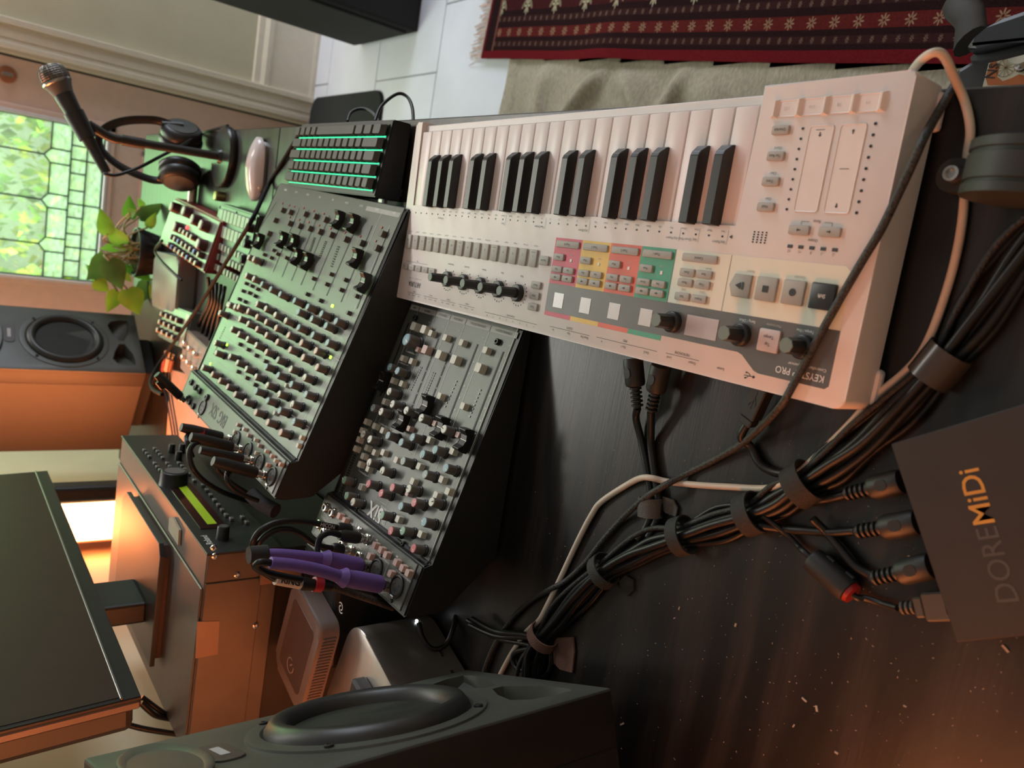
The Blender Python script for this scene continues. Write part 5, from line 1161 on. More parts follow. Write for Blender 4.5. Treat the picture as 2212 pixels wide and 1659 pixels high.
# ================================================================== plant
pc_ = atz(350, 545, T); pc_ = Vector((pc_.x-.01, 2.17, T))
pl = thing('potted_plant', 'trailing plant with heart-shaped green leaves in a ribbed dark pot', 'plant', TR(*pc_))
prf = [(.042, 0), (.048, .004), (.058, .042), (.062, .050), (.062, .056), (.057, .056), (.054, .046)]
bm = lathe(prf, 40)
for v in bm.verts:
    a = math.atan2(v.co.y, v.co.x); k = 1+.035*(1 if int((a+math.pi)/(2*math.pi)*40+.5) % 2 else -1) if .003 < v.co.z < .045 else 1; v.co.x *= k; v.co.y *= k
put('pot', bm, mat('ribbed_dark_pot', (.022, .020, .018), .5), pl, TR(*pc_), smooth=30)
put('soil', lathe([(.055, .046), (.03, .049), (0, .048)], 24), mat('dark_soil', (.03, .02, .012), .9), pl, TR(*pc_))
LG = leaf_mat('leaf_green', [(.3, (.10, .26, .03)), (.55, (.22, .46, .05)), (.75, (.36, .58, .08))], 14, True); LY = leaf_mat('leaf_yellow', [(.3, (.30, .36, .03)), (.55, (.48, .44, .04)), (.75, (.50, .34, .05))], 12, True); LD = leaf_mat('leaf_dark', [(.3, (.07, .13, .03)), (.6, (.14, .22, .05)), (.8, (.14, .20, .05))], 12, True)
ZP = zoom(0, 400, 3.6867)
def leaf(base, tip, width, m, cup_=.18, roll=0.0):
    d = tip-base; L = d.length; d.normalize(); side = d.cross(CAMPOS-base).normalized(); nrm = side.cross(d)
    side = (side*math.cos(roll)+nrm*math.sin(roll)); nrm = side.cross(d)
    bm = B(); prof = [(0, .0), (-.06, .42), (.06, .80), (.22, 1.0), (.42, .92), (.62, .66), (.80, .36), (.93, .12), (1.0, .0)]; rows = []
    for t, w in prof:
        tt = max(t, 0); ctr = base+d*(L*tt)+nrm*(-cup_*L*(tt-.4)**2)
        rows.append([bm.verts.new(ctr+d*(L*(t-tt))*(abs(s))+side*(s*w*width/2)+nrm*(cup_*.5*width*(abs(s)**1.6)*w)) for s in (-1, -.5, 0, .5, 1)])
    for a, b in zip(rows, rows[1:]):
        for k in range(4):
            try: bm.faces.new((a[k], a[k+1], b[k+1], b[k]))
            except ValueError: pass
    bmesh.ops.remove_doubles(bm, verts=bm.verts[:], dist=1e-5)
    o = put('leaf', bm, m, pl, Matrix(), smooth=70); return o
LV = [((860, 390), (795, 180), 95, LG), ((1035, 265), (1030, 80), 85, LG), ((1110, 255), (1310, 145), 95, LD), ((1135, 170), (1100, 105), 45, LG), ((990, 470), (825, 310), 100, LG), ((975, 475), (905, 355), 85, LG), ((1040, 480), (795, 505), 95, LG), ((805, 645), (800, 525), 90, LG),
      ((880, 590), (690, 755), 150, LD), ((865, 600), (975, 835), 150, LD), ((800, 745), (688, 635), 80, LG), ((1060, 625), (1195, 765), 120, LG), ((935, 845), (850, 1015), 95, LY), ((1015, 830), (1110, 1035), 150, LY), ((1195, 770), (1085, 955), 110, LD), ((1265, 785), (1195, 905), 85, LY), ((945, 610), (935, 780), 110, LG), ((1180, 335), (1245, 215), 60, LG), ((1030, 225), (1085, 200), 60, LG), ((960, 690), (1050, 770), 60, LY), ((760, 760), (870, 850), 90, LY)]
stems = B(); crown = pc_+Vector((0, 0, .05))
for i, (b, t, w, m) in enumerate(LV):
    yb_ = 2.10+.02*((i*7) % 9); yt = yb_-.01-.006*((i*5) % 4)
    pb_ = aty(*ZP(*b), yb_); pt_ = aty(*ZP(*t), yt); wm = w/3.6867/FPX*(pb_-CAMPOS).length
    leaf(pb_, pt_, wm*1.2, m, .22, random.uniform(-.25, .25))
    midp = (crown+pb_)/2+Vector((0, -.01, .04))
    put('stem', tube([tuple(crown+Vector((random.uniform(-.03, .03), random.uniform(-.03, .03), -.01))), tuple(midp), tuple(pb_)], .0022, 5, 5), mat('pale_green_stem', (.34, .26, .11), .5), pl, Matrix())
# ================================================================== midi thru box
MZ = .027
c0, c1, c2 = atz(1929, 962, T+MZ), atz(2212, 876, T+MZ), atz(2069, 1382, T+MZ)
ex = (c2-c0); ex.z = 0; SL = ex.length; ex.normalize(); ey = Vector((0, 0, 1)).cross(ex)
if ey.dot(c1-c0) < 0: ey = -ey
BMX = frame(Vector((c0.x, c0.y, T)), ex, ey) if ex.cross(ey).z > 0 else frame(Vector((c2.x, c2.y, T)), -ex, ey)
bx = thing('midi_box', 'flat black metal interface box with orange lettering lying on the desk', 'interface box', BMX)
BD = .115
put('body', box((0, 0, .002), (SL, BD, MZ-.0015), .001), mat('black_anodised', (.022, .019, .017), .5, .2, bump=.06, bscale=1200), bx, BMX)
put('lid', box((-.0012, -.0012, MZ-.0022), (SL+.0012, BD+.0012, MZ), .0006), mat('black_anodised_lid', (.026, .022, .020), .5, .2, bump=.06, bscale=1200), bx, BMX)
for x in (.012, SL-.012):
    for y in (.012, BD-.012): put('foot', add_lathe(B(), [(.006, 0), (.006, .003)], 12, TR(x, y, 0)), RUBBER, bx, BMX)
# lettering reads along the edge direction found from the photograph
A0 = onframe(BMX @ TR(0, 0, MZ), 2178, 1300); A1 = onframe(BMX @ TR(0, 0, MZ), 2118, 1105)
dv = Vector((A1[0]-A0[0], A1[1]-A0[1])); TL = BMX @ TR(A0[0], A0[1], MZ+.0002) @ Matrix.Rotation(math.atan2(dv.y, dv.x), 4, 'Z')
t1 = B(); add_text(t1, 'DORE', 0, 0, .0165, 0, None, 'L', .0, .95); x_end = max(v.co.x for v in t1.verts); put('lettering', t1, mat('grey_print', (.055, .050, .046), .5), bx, TL)
t2 = B(); add_text(t2, 'MiDi', x_end+.002, 0, .0165, 0, None, 'L', .008, 1.0); put('lettering', t2, mat('orange_print', (.50, .24, .035), .5), bx, TL)

# ================================================================== plugs
def din_plug(name, label, p_tip, p_tail, r=.0085, relief=.018, cab=None, group=None):
    """plug from socket end to cable end, with ribbed relief and its own cable"""
    p_tip, p_tail = Vector(p_tip), Vector(p_tail); d = (p_tail-p_tip).normalized(); L = (p_tail-p_tip).length
    M = basis(p_tip, d); t = thing(name, label, 'plug', M, group)
    put('shell', add_lathe(B(), [(r*.92, 0), (r, .002), (r, L*.72), (r*.90, L*.80), (r*.55, L*.84)], 24), RUBBER, t, M, smooth=35)
    put('grip', add_prism(B(), rrect(.007, L*.30, .003, 3, 0, 0), r*.88, r*1.03), DARK, t, M @ TR(0, 0, L*.40) @ RX(90) @ RZ(0))
    for k in range(5): put('relief_rib', add_lathe(B(), [(r*.42, 0), (r*.60, .0006), (r*.60, .0020), (r*.42, .0026)], 14), RUBBER, t, M @ TR(0, 0, L*.83+k*relief/5), smooth=35)
    put('relief_core', add_lathe(B(), [(r*.40, L*.8), (r*.36, L*.83+relief)], 12), RUBBER, t, M)
    return t, p_tip+d*(L*.83+relief)
CR = .0031
zc = T+.010
# two plugs at the rear of the white keyboard
t1_, e1_ = din_plug('midi_plug', 'black midi plug with ribbed grip in the white keyboard, next to a smooth one', aty(1363, 762, .605) if False else atz(1367, 775, T+.019), atz(1374, 848, T+.015))
t2_, e2_ = din_plug('midi_plug', 'smooth black midi plug in the white keyboard, beside the ribbed one', atz(1428, 790, T+.019), atz(1413, 858, T+.015))
cable('midi_cable', 'black cable from the ribbed midi plug to the grey strap', [e1_, atz(1374, 905, T+.008), atz(1385, 950, T+.004), atz(1397, 1010, T+.004), atz(1405, 1060, T+.004), atz(1408, 1100, T+.005), atz(1398, 1135, T+.006), atz(1378, 1165, T+.008)], .0033)
cable('midi_cable', 'black cable from the smooth midi plug to the grey strap', [e2_, atz(1406, 925, T+.008), atz(1406, 960, T+.004), atz(1412, 1010, T+.004), atz(1420, 1060, T+.004), atz(1424, 1100, T+.005), atz(1416, 1130, T+.006), atz(1400, 1160, T+.008)], .0033)
# usb plug of the white keyboard
ua, ub = atz(1650, 838, T+.016), atz(1614, 916, T+.012); ud = (ub-ua).normalized(); UM = basis(ua, ud, (0, 0, 1))
up = thing('usb_plug', 'square black usb plug in the rear of the white keyboard', 'plug', UM)
Lu = (ub-ua).length
put('shell', add_box(B(), (-.0055, -.0065, -.004), (.0055, .0065, Lu*.80), .0008), RUBBER, up, UM); put('tail', add_box(B(), (-.0048, -.0056, Lu*.80), (.0048, .0056, Lu), .0008), DARK, up, UM)
tr_ = B(); FU = UM @ TR(.0057, 0, Lu*.36) @ RY(90) @ RZ(180)
for a, b in (((-.008, 0), (.006, 0)), ((-.004, 0), (0, .0025)), ((0, .0025), (.003, .0025)), ((-.001, 0), (.002, -.0025)), ((.002, -.0025), (.0045, -.0025))): add_line(tr_, a, b, .0006, .0003)
put('usb_mark', tr_, INK, up, FU)
cable('usb_cable', 'black usb cable curving from the white keyboard to the cable bundle', [ub, ub+ud*.012, atz(1622, 965, T+.004), atz(1640, 1000, T+.004), atz(1668, 1018, T+.004), atz(1705, 1026, T+.006), atz(1735, 1040, T+.012)], .0033)
# plugs in the midi box
mz = T+.0135
PLG = [((1948, 1040), (1868, 1058), 'worn midi plug in the black interface box, first from its free corner', [(1840, 1064), (1810, 1073), (1770, 1082), (1735, 1090)]),
       ((1982, 1128), (1892, 1142), 'slotted midi plug in the middle socket of the black interface box', [(1855, 1146), (1800, 1150), (1740, 1146), (1690, 1142), (1640, 1135)]),
       ((2012, 1222), (1928, 1240), 'shiny midi plug in the black interface box beside the usb plug', [(1890, 1246), (1850, 1225), (1815, 1185), (1785, 1150), (1755, 1120)])]
for (a, b, lb, path) in PLG:
    t_, e_ = din_plug('midi_plug', lb, atz(*a, mz), atz(*b, mz), .0080)
    cable('midi_cable', 'black cable of the '+lb.split(' in ')[0], [e_]+[atz(*p, T+.006 if i < len(path)-1 else T+.012) for i, p in enumerate(path)], .0030)
ua, ub = atz(2056, 1308, mz-.003), atz(1966, 1312, mz-.003); ud = (ub-ua).normalized(); UM = basis(ua, ud, (0, 0, 1)); Lu = (ub-ua).length
up = thing('usb_plug', 'flat grey-brown usb plug in the black interface box', 'plug', UM)
BRN = mat('brown_grey_plug', (.055, .048, .040), .5)
put('shell', prism([(-.0045, 0), (.0045, 0)] and [(x, y) for x, y in ((-.0085, -.004), (.0085, -.004), (.0085, .004), (-.0085, .004))], 0, .001), BRN, up, UM)
put('moulding', add_box(B(), (-.0040, -.0085, -.004), (.0040, .0085, Lu*.62), .0012), BRN, up, UM); put('waist', add_box(B(), (-.0036, -.0062, Lu*.60), (.0036, .0062, Lu*.86), .0012), BRN, up, UM)
for k in range(3): put('relief_rib', add_lathe(B(), [(.003, 0), (.0042, .0006), (.0042, .0020), (.003, .0026)], 12), BRN, up, UM @ TR(0, 0, Lu*.86+k*.0032))
# ferrite
f0, f1 = atz(1752, 1205, T+.009), atz(1838, 1280, T+.009); FM = basis(f0, f1-f0); Lf = (f1-f0).length
fe = thing('ferrite_core', 'black cylindrical ferrite core with red end on the usb cable', 'ferrite core', FM)
put('shell', lathe([(.006, 0), (.0085, .0015), (.0090, .004), (.0090, Lf-.004), (.0085, Lf-.0015), (.006, Lf)], 24), RUBBER, fe, FM, smooth=35)
put('red_end', lathe([(.0075, Lf-.001), (.0070, Lf+.0018), (.004, Lf+.0022)], 20), mat('red_plastic', (.30, .012, .012), .35), fe, FM, smooth=35)
for z in (.25, .72): put('catch', box((.0086, -.0012, Lf*z), (.0098, .0012, Lf*z+.006)), INK, fe, FM)
fd = (f1-f0).normalized()
cable('usb_cable', 'thin black cable joining the usb plug of the interface box and the ferrite core', [ub+ud*.008, atz(1905, 1303, T+.006), atz(1870, 1292, T+.006), f1+fd*.004, f1-fd*.01], .0022)
cable('usb_cable', 'thin black cable running from the ferrite core into the cable bundle', [f0+fd*.01, f0-fd*.006, atz(1725, 1180, T+.005), atz(1700, 1155, T+.006), atz(1675, 1135, T+.010), atz(1650, 1115, T+.012)], .0022)

# ================================================================== cable bundle and straps
SPINE = [(2300, 470), (2212, 560), (2120, 690), (2045, 790), (1960, 880), (1880, 950), (1810, 1005), (1752, 1044), (1700, 1078), (1640, 1108), (1565, 1132), (1492, 1155), (1430, 1170), (1380, 1192), (1322, 1230), (1268, 1280), (1222, 1330), (1190, 1372), (1172, 1410), (1160, 1450), (1150, 1500)]
sp3 = [atz(*p, T) for p in SPINE]
def offs(k): return [(-.0075, .004), (-.0025, .0038), (.0035, .0042), (.0080, .0040), (-.0045, .0105), (.0020, .0108), (.0068, .0100), (-.001, .0165)][k]
for k in range(8):
    pts = []; ph = random.uniform(0, 6.28)
    for i, p in enumerate(sp3):
        a = sp3[max(i-1, 0)]; b = sp3[min(i+1, len(sp3)-1)]; t = (b-a).normalized(); s = Vector((t.y, -t.x, 0)); o, z = offs(k)
        tight = 1.0 if i in (3, 7, 9, 11, 14, 17) else 1.45
        if i < 3: tight = 1.6
        if i > 17: tight = 2.0
        pts.append(p+s*(o*tight+.0022*math.sin(ph+i*1.7)*(tight-1)*2)+Vector((0, 0, z)))
    cable('bundle_cable', 'black cable strapped in the thick bundle crossing the desk', pts, .0030 if k % 3 else .0024, CABLE if k % 4 != 2 else mat('braided_black_sleeve', (.014, .013, .012), .5, bump=.9, bscale=700), 'cables in the strapped bundle')
VEL = mat('black_velcro', (.018, .018, .017), .75, bump=.6, bscale=900)
def strap(label, i, width=.012, m=VEL, tail=None, ry=.0145, rz=.0125, zc_=.0105):
    p = sp3[i] if isinstance(i, int) else i[0]; t = ((sp3[min(i+1, len(sp3)-1)]-sp3[i-1]) if isinstance(i, int) else i[1]); t.z = 0; t.normalize()
    M = basis(p+Vector((0, 0, zc_)), t, (0, 0, 1)); s = thing('hook_strap', label, 'strap', TR(p.x, p.y, T))
    bm = B(); n = 28; rings = []
    for k in range(n):
        a = 2*math.pi*k/n; x, y = rz*math.cos(a), ry*math.sin(a); x2, y2 = (rz+.0013)*math.cos(a), (ry+.0013)*math.sin(a)
        x = max(x, -zc_+.0003); x2 = max(x2, -zc_)
        rings.append([bm.verts.new((x, y, -width/2)), bm.verts.new((x, y, width/2)), bm.verts.new((x2, y2, width/2)), bm.verts.new((x2, y2, -width/2))])
    for k in range(n):
        a, b = rings[k], rings[(k+1) % n]
        for j in range(4): bm.faces.new((a[j], a[(j+1) % 4], b[(j+1) % 4], b[j]))
    put('loop', bm, m, s, M, smooth=40)
    if tail:
        q = [atz(*x, T+.002) for x in tail]; put('tail', add_prism(B(), [(v.x, v.y) for v in q], T+.0008, T+.0026), m, s, Matrix())
    return s
BROWNV = mat('brown_velcro', (.17, .09, .065), .8, bump=.8, bscale=800); GREYV = mat('grey_velcro', (.075, .072, .066), .75, bump=.6, bscale=800)
strap('wide black strap around the cable bundle beside the interface box', 7, .015)
strap('black strap around the cable bundle below the white cable', 9, .013)
strap('black strap around the cable bundle beside the grey strap', 11, .012)
strap('dark strap with rounded brown tail around the cable bundle', 14, .011, mat('dark_olive_velcro', (.028, .026, .022), .75, bump=.6, bscale=900), [(1338, 1255), (1352, 1243), (1368, 1252), (1368, 1275), (1355, 1288), (1343, 1280)])
strap('brown strap with square fluffy tail around the cable bundle', 17, .011, BROWNV, [(1196, 1378), (1238, 1376), (1241, 1408), (1236, 1453), (1210, 1446), (1190, 1425)])
s_ = strap('clear brown shrink sleeve around the cables near the desk edge', 3, .022, mat('clear_brown_sleeve', (.040, .032, .026), .25), None, .0125, .011, .0095)
g0 = (atz(1416, 1095, T)); strap('grey strap with woven tail around the two midi cables', (g0, atz(1410, 1130, T)-atz(1412, 1060, T)), .016, GREYV, [(1432, 1072), (1455, 1080), (1464, 1098), (1460, 1116), (1438, 1108), (1425, 1090)], .010, .008, .0065)

# ================================================================== long loose cables
WHC = mat('cream_cable', (.62, .52, .42), .45)
wp = [(1966, 160, .015), (1985, 135, .030), (2008, 117, .034), (2030, 114, .032), (2046, 132, .026), (2060, 165, .016), (2080, 208, .004)]
wpts = [atz(x, y, T+z) for x, y, z in wp]+[atz(x, y, T+.0035) for x, y in [(2092, 248), (2096, 288), (2090, 330), (2085, 380), (2083, 430), (2079, 475), (2070, 530), (2056, 590), (2036, 655), (2012, 720), (1985, 770), (1950, 808), (1905, 845), (1872, 876), (1832, 920), (1790, 962), (1752, 998)]]
wpts = wpts+[atz(x, y, T+z) for x, y, z in [(1722, 1024, .008), (1690, 1046, .010), (1650, 1055, .006), (1580, 1052, .0035), (1500, 1047, .0035), (1440, 1040, .0045), (1410, 1033, .0095), (1388, 1032, .0095), (1360, 1044, .0035), (1300, 1083, .0035), (1278, 1112, .0035), (1250, 1165, .0035), (1210, 1250, .0035), (1180, 1312, .008), (1163, 1342, .010), (1140, 1362, .006), (1118, 1392, .0035), (1098, 1424, .0035), (1072, 1475, .0035), (1052, 1520, .0035)]]
cable('white_cable', 'thin cream cable winding across the desk past the white keyboard', wpts, .0027, WHC)
KT_ = T+KT
bp_ = [(2066, 178, T-.002), (2040, 220, T+.012), (2012, 268, T+.026), (1992, 305, KT_+.002), (1975, 345, KT_+.0035), (1940, 420, KT_+.0035), (1902, 498, KT_+.0035), (1860, 568, KT_+.0035), (1802, 668, KT_+.0035), (1758, 748, KT_+.0035), (1722, 815, KT_+.0035), (1694, 866, KT_+.003), (1668, 898, T+.030), (1640, 926, T+.018), (1600, 960, T+.008), (1540, 995, T+.004), (1480, 1025, T+.004), (1430, 1052, T+.014), (1390, 1078, T+.014), (1340, 1125, T+.0045), (1300, 1170, T+.004), (1262, 1218, T+.004), (1222, 1255, T+.004), (1190, 1272, T+.008), (1150, 1296, T+.004), (1112, 1330, T+.004), (1082, 1370, T+.004), (1060, 1412, T+.004), (1042, 1462, T+.004), (1028, 1510, T+.004)]
cable('braided_cable', 'black braided cable with pale flecks lying over the white keyboard', [atz(x, y, z) for x, y, z in bp_], .0027, mat('braided_flecked_sleeve', (.030, .029, .027), .5, var=.95, vscale=700, bump=.8, bscale=700))
# cable across the mixer to its far plug
lc = [(648, 288, T+.006), (610, 350, T+.004), (580, 400, T+.006), (548, 468, T+.060), (520, 515, T+.062), (480, 580, T+.060), (440, 645, T+.055), (400, 705, T+.050), (362, 760, T+.060), (338, 795, T+.075), (325, 825, T+.095), (331, 842, T+.115), (350, 852, T+.130)]
pe = BC @ Vector((*onframe(BC, 401, 868), 0))
Lpts = [atz(x, y, z) for x, y, z in lc]
cable('keyboard_cable', 'long black cable from the computer keyboard over the drum machine to the mixer', Lpts, .0036, mat('matte_black_cable', (.008, .008, .008), .7, spec=.15))
def jack_plug(name, label, sock, path, body_len, r_body, m_body, r_cab, m_cab, group=None, sleeve=None, cat='plug'):
    """plug standing up out of a socket, then its cable along the given world points"""
    path = [Vector(p) for p in path]; d = (path[0]-sock).normalized(); M = basis(sock, d); t = thing(name, label, cat, M, group)
    put('tip_collar', lathe([(.0042, .002), (.0042, .008), (.0056, .0085), (.0056, .013)], 16), CHROME, t, M, smooth=35)
    put('plug_body', lathe([(r_body*.9, .012), (r_body, .014), (r_body, .012+body_len*.75), (r_body*.78, .012+body_len)], 20), m_body, t, M, smooth=35)
    end = sock+d*(.010+body_len)
    put('cable', tube([tuple(end)]+[tuple(p) for p in path[1:]], r_cab, 8), m_cab, t, Matrix(), smooth=60)
    return t, end
# four plugs of the large mixer (standing up from the connector strip)
def up_pts(sock, zs, first): return [aty(*ZR(*q), sock.y+dy) for q, dy in zs]
BP = [('black plug with red tape in the large mixer', 0, [((1170, 35), 0), ((1060, 40), 0), ((960, 55), .0), ((905, 120), -.01), ((930, 220), -.02), ((1000, 420), -.02)]),
      ('thick black plug in the large mixer, between the red-taped and slender plugs', 1, [((1330, 190), 0), ((1170, 165), 0), ((1040, 200), -.005), ((960, 300), -.01), ((955, 430), -.015), ((1010, 600), -.02), ((1120, 740), -.02), ((1300, 880), -.02), ((1560, 1010), -.02), ((2000, 1155), -.02)]),
      ('slender black plug in the large mixer, beside the coil-sleeved plug', 2, [((1560, 400), 0), ((1440, 370), 0), ((1360, 420), -.005), ((1370, 560), -.01), ((1450, 680), -.012), ((1650, 850), -.012), ((1950, 1040), -.012)]),
      ('black plug with coil-sprung sleeve in the large mixer', 3, [((1790, 615), 0), ((1690, 590), 0), ((1590, 640), 0), ((1545, 730), -.004), ((1580, 850), -.008), ((1720, 980), -.010), ((1900, 1060), -.010), ((2050, 1120), -.010)])]
for lb, i, zs in BP:
    s0 = BJP[i]; pts = [aty(*ZR(*q), s0.y+dy) for q, dy in zs]
    t_, e_ = jack_plug('jack_plug', lb, s0, pts, .055, .0072 if i != 2 else .0058, RUBBER, .0035 if i < 2 else .0028, CABLE)
    if i == 0: put('red_tape', tube([tuple(pts[0]), tuple(pts[1])], .0075, 14, smooth=False), mat('red_tape', (.42, .025, .03), .4), t_, Matrix())
    if i == 3:
        for k in range(7):
            q0 = pts[1].lerp(pts[3], k/6.0); q1 = pts[1]*(1-k/6)+pts[2]*(k/6) if k < 4 else pts[2].lerp(pts[3], (k-3)/3)
            put('coil_ring', add_lathe(B(), [(.0042, -.0008), (.0054, 0), (.0042, .0008)], 14, basis(smoothpts(pts[1:4], 6)[min(k*2, 12)], (pts[2]-pts[1]))), RUBBER, t_, Matrix())
pk_ = aty(562, 1085, .90)
tag(put('cable_wrap', tube([tuple(pk_+Vector((.005, .016, .006))), tuple(pk_), tuple(pk_+Vector((-.004, -.022, -.012)))], .0095, 12), VEL, None, Matrix(), smooth=60), 'black fabric wrap around the cables behind the large mixer', 'cable wrap')
# far plug of the large mixer
s0 = pe; 
t_, e_ = jack_plug('jack_plug', 'black ribbed plug at the far end of the large mixer', s0, [aty(380, 848, s0.y), aty(352, 838, s0.y), aty(340, 825, s0.y)], .050, .0070, RUBBER, .0036, CABLE)
# purple plugs and black ones on the small mixer
PUR = mat('purple_shrink_tube', (.16, .09, .34), .42)
PP = [('purple sleeved jack plug in the small mixer, next to its end socket', 0, [((900, 915), 0), ((700, 855), 0), ((500, 815), 0), ((310, 795), 0), ((230, 790), .0), ((200, 820), .004), ((280, 870), .01), ((420, 905), .012), ((560, 930), .012)]),
      ('purple sleeved jack plug in the small mixer, between black plugs and its twin', 1, [((760, 770), 0), ((560, 745), 0), ((380, 730), 0), ((260, 730), 0), ((200, 760), .006), ((190, 830), .012), ((300, 890), .02), ((440, 915), .022)])]
for lb, i, zs in PP:
    s0 = SJP[i]; pts = [aty(*ZL(*q), s0.y+dy) for q, dy in zs]
    d = (pts[0]-s0).normalized(); M = basis(s0, d); t = thing('jack_plug', lb, 'plug', M)
    put('collar', lathe([(.0058, .001), (.0062, .002), (.0062, .006), (.0045, .007), (.0045, .010)], 18), CHROME, t, M, smooth=35)
    Lb = (pts[0]-s0).length
    put('sleeve', lathe([(.0082, .009), (.0090, .011), (.0090, Lb-.012), (.0084, Lb-.003), (.0100, Lb), (.0084, Lb+.003), (.0062, Lb+.008)], 24), PUR, t, M, smooth=40)
    nn = 4 if i == 0 else 4
    put('purple_cable', tube([tuple(p) for p in [s0+d*(Lb+.004)]+pts[1:nn]], lambda t: .0064-.0008*t, 12), PUR, t, Matrix(), smooth=60)
    put('cable', tube([tuple(p) for p in pts[nn-1:]], .0034, 8), CABLE, t, Matrix(), smooth=60)
for lb, i, zs in [('straight black jack plug in the small mixer with white lettering', 3, [((840, 515), 0), ((760, 500), 0), ((640, 475), 0), ((480, 460), 0), ((340, 480), 0), ((230, 540), 0), ((175, 620), .0), ((165, 700), .006)]),
                  ('angled black jack plug in the small mixer beside the purple plugs', 2, [((860, 575), 0), ((790, 555), 0), ((720, 580), 0), ((690, 650), 0), ((690, 740), -.004), ((760, 790), -.008)]),
                  ('thin black jack plug in the small mixer, bending down at once', 9, [((800, 680), 0), ((720, 665), 0), ((640, 630), 0), ((560, 570), 0), ((450, 530), 0), ((340, 540), 0), ((240, 610), 0), ((200, 690), .004)])]:
    s0 = SJP[i]; pts = [aty(*ZL(*q), s0.y+dy) for q, dy in zs]
    t, e = jack_plug('jack_plug', lb, s0, pts, (pts[0]-s0).length-.012, .0066, RUBBER, .0034, CABLE)
    if i == 3:
        tx = B(); d = (pts[0]-s0).normalized(); vx = (CAMPOS-s0).normalized(); yv = (d.cross(vx)).normalized(); 
        Fq = frame(s0+d*.040+vx*.0070, -d, (vx.cross(-d)) if False else (-d).cross(vx)*-1); add_text(tx, 'HICON', 0, 0, .0060, 0, None, 'C', 0, .9); put('lettering', tx, INKWHITE, t, Fq)
wz_ = aty(*ZL(185, 730), SJP[1].y)
tag(put('cable_tie', tube([tuple(wz_+Vector((0, 0, .006))), tuple(wz_), tuple(wz_-Vector((0, 0, .012)))], .0085, 12), VEL, None, Matrix(), smooth=60), 'black fabric tie gathering the cables above the small mixer', 'cable tie')
# cable with the RING tag
s0 = SJP[1]; r0, r1, r2, r3 = [aty(*ZL(*q), s0.y-.012) for q in ((410, 880), (350, 925), (550, 962), (640, 970))]
rg = thing('tagged_cable', 'black braided cable with white RING tag and red collar behind the small mixer', 'cable', TR(*r2))
TAGM = mat('white_label_tube', (.62, .55, .46), .5)
put('white_tag', tube([tuple(r1), tuple(r2)], .0056, 14, smooth=False), TAGM, rg, Matrix(), smooth=60)
put('braid', tube([tuple(p) for p in [r2, r3, aty(*ZL(800, 985), s0.y-.012), aty(*ZL(1000, 1050), s0.y-.02), aty(*ZL(1180, 1110), s0.y-.03), aty(*ZL(1290, 1150), s0.y-.03)]], .0040, 10), mat('braided_brown_sleeve', (.030, .020, .014), .5, var=.8, vscale=500, bump=.8, bscale=600), rg, Matrix(), smooth=60)
put('braid', tube([tuple(p) for p in [aty(*ZL(700, 820), s0.y-.002), aty(*ZL(800, 940), s0.y-.008), aty(*ZL(1000, 1020), s0.y-.012), aty(*ZL(1200, 1090), s0.y-.02), aty(*ZL(1290, 1130), s0.y-.02)]], .0040, 10), mat('braided_brown_sleeve', (.030, .020, .014), .5), rg, Matrix(), smooth=60)
put('black_collar', tube([tuple(r2), tuple(aty(*ZL(790, 985), s0.y-.012))], lambda t: .0068-.002*t, 14, smooth=False), RUBBER, rg, Matrix(), smooth=60)
rc0, rc1 = aty(*ZL(655, 965), s0.y-.012), aty(*ZL(715, 972), s0.y-.012)
put('red_collar', tube([tuple(rc0), tuple(rc1)], .0076, 14, smooth=False), mat('red_plastic_collar', (.50, .03, .04), .35), rg, Matrix(), smooth=60)
put('tag_end', tube([tuple(aty(*ZL(200, 810), s0.y+.0)), tuple(aty(*ZL(260, 870), s0.y-.006)), tuple(r1)], .0036, 8), CABLE, rg, Matrix(), smooth=60)
dr_ = (r2-r1).normalized(); mid_ = (r1+r2)/2; vw = (CAMPOS-mid_).normalized()-cd*.12; xd = dr_; zd = (vw-xd*vw.dot(xd)).normalized(); yd = zd.cross(xd)
tx = B(); add_text(tx, 'RING', 0, 0, .0090, 0, None, 'C', .03, 1.0); put('lettering', tx, INK, rg, frame(mid_+zd*.0058, xd, yd))

# power leads between the small mixer and the silver computer
cable('power_lead', 'black lead looping down from the rear of the small mixer', [aty(905, 1345, .68), aty(912, 1375, .67), aty(928, 1398, .66), aty(946, 1402, .655), aty(965, 1390, .655), aty(978, 1360, .66), aty(985, 1330, .67)], .0030)
for k, (x0, y0, x1, y1) in enumerate([(1010, 1340, 1150, 1395), (1015, 1350, 1145, 1378), (1020, 1336, 1140, 1372)]):
    cable('floor_lead', 'dark lead lying on the desk between the small mixer and the brown strap', [atz(x0, y0, T+.004+.005*k), atz((x0+x1)/2-8, (y0+y1)/2+10, T+.004+.003*k), atz(x1, y1, T+.005+.004*k), atz(x1+22, y1+25, T+.009)], .0028, group='leads by the brown strap')
cable('trailing_lead', 'thin black cable loop on the desk under the brown strap', [atz(1148, 1400, T+.005), atz(1112, 1410, T+.004), atz(1110, 1435, T+.004), atz(1128, 1448, T+.004), atz(1142, 1438, T+.004)], .0026)
# monitor cables on the wall side
for k, (pa, pb2, pc2) in enumerate([((215, 1545), (300, 1572), (385, 1586)), ((306, 1506), (345, 1535), (368, 1548)), ((304, 1518), (335, 1545), (372, 1554))]):
    cable('monitor_lead', ['black lead drooping from the monitor along the wall', 'black lead behind the lower corner of the monitor, nearer the screen', 'black lead behind the lower corner of the monitor, nearer the wall'][k], [atx(*pa, -.63), atx(*pb2, -.65), atx(*pc2, -.672)], .0035)
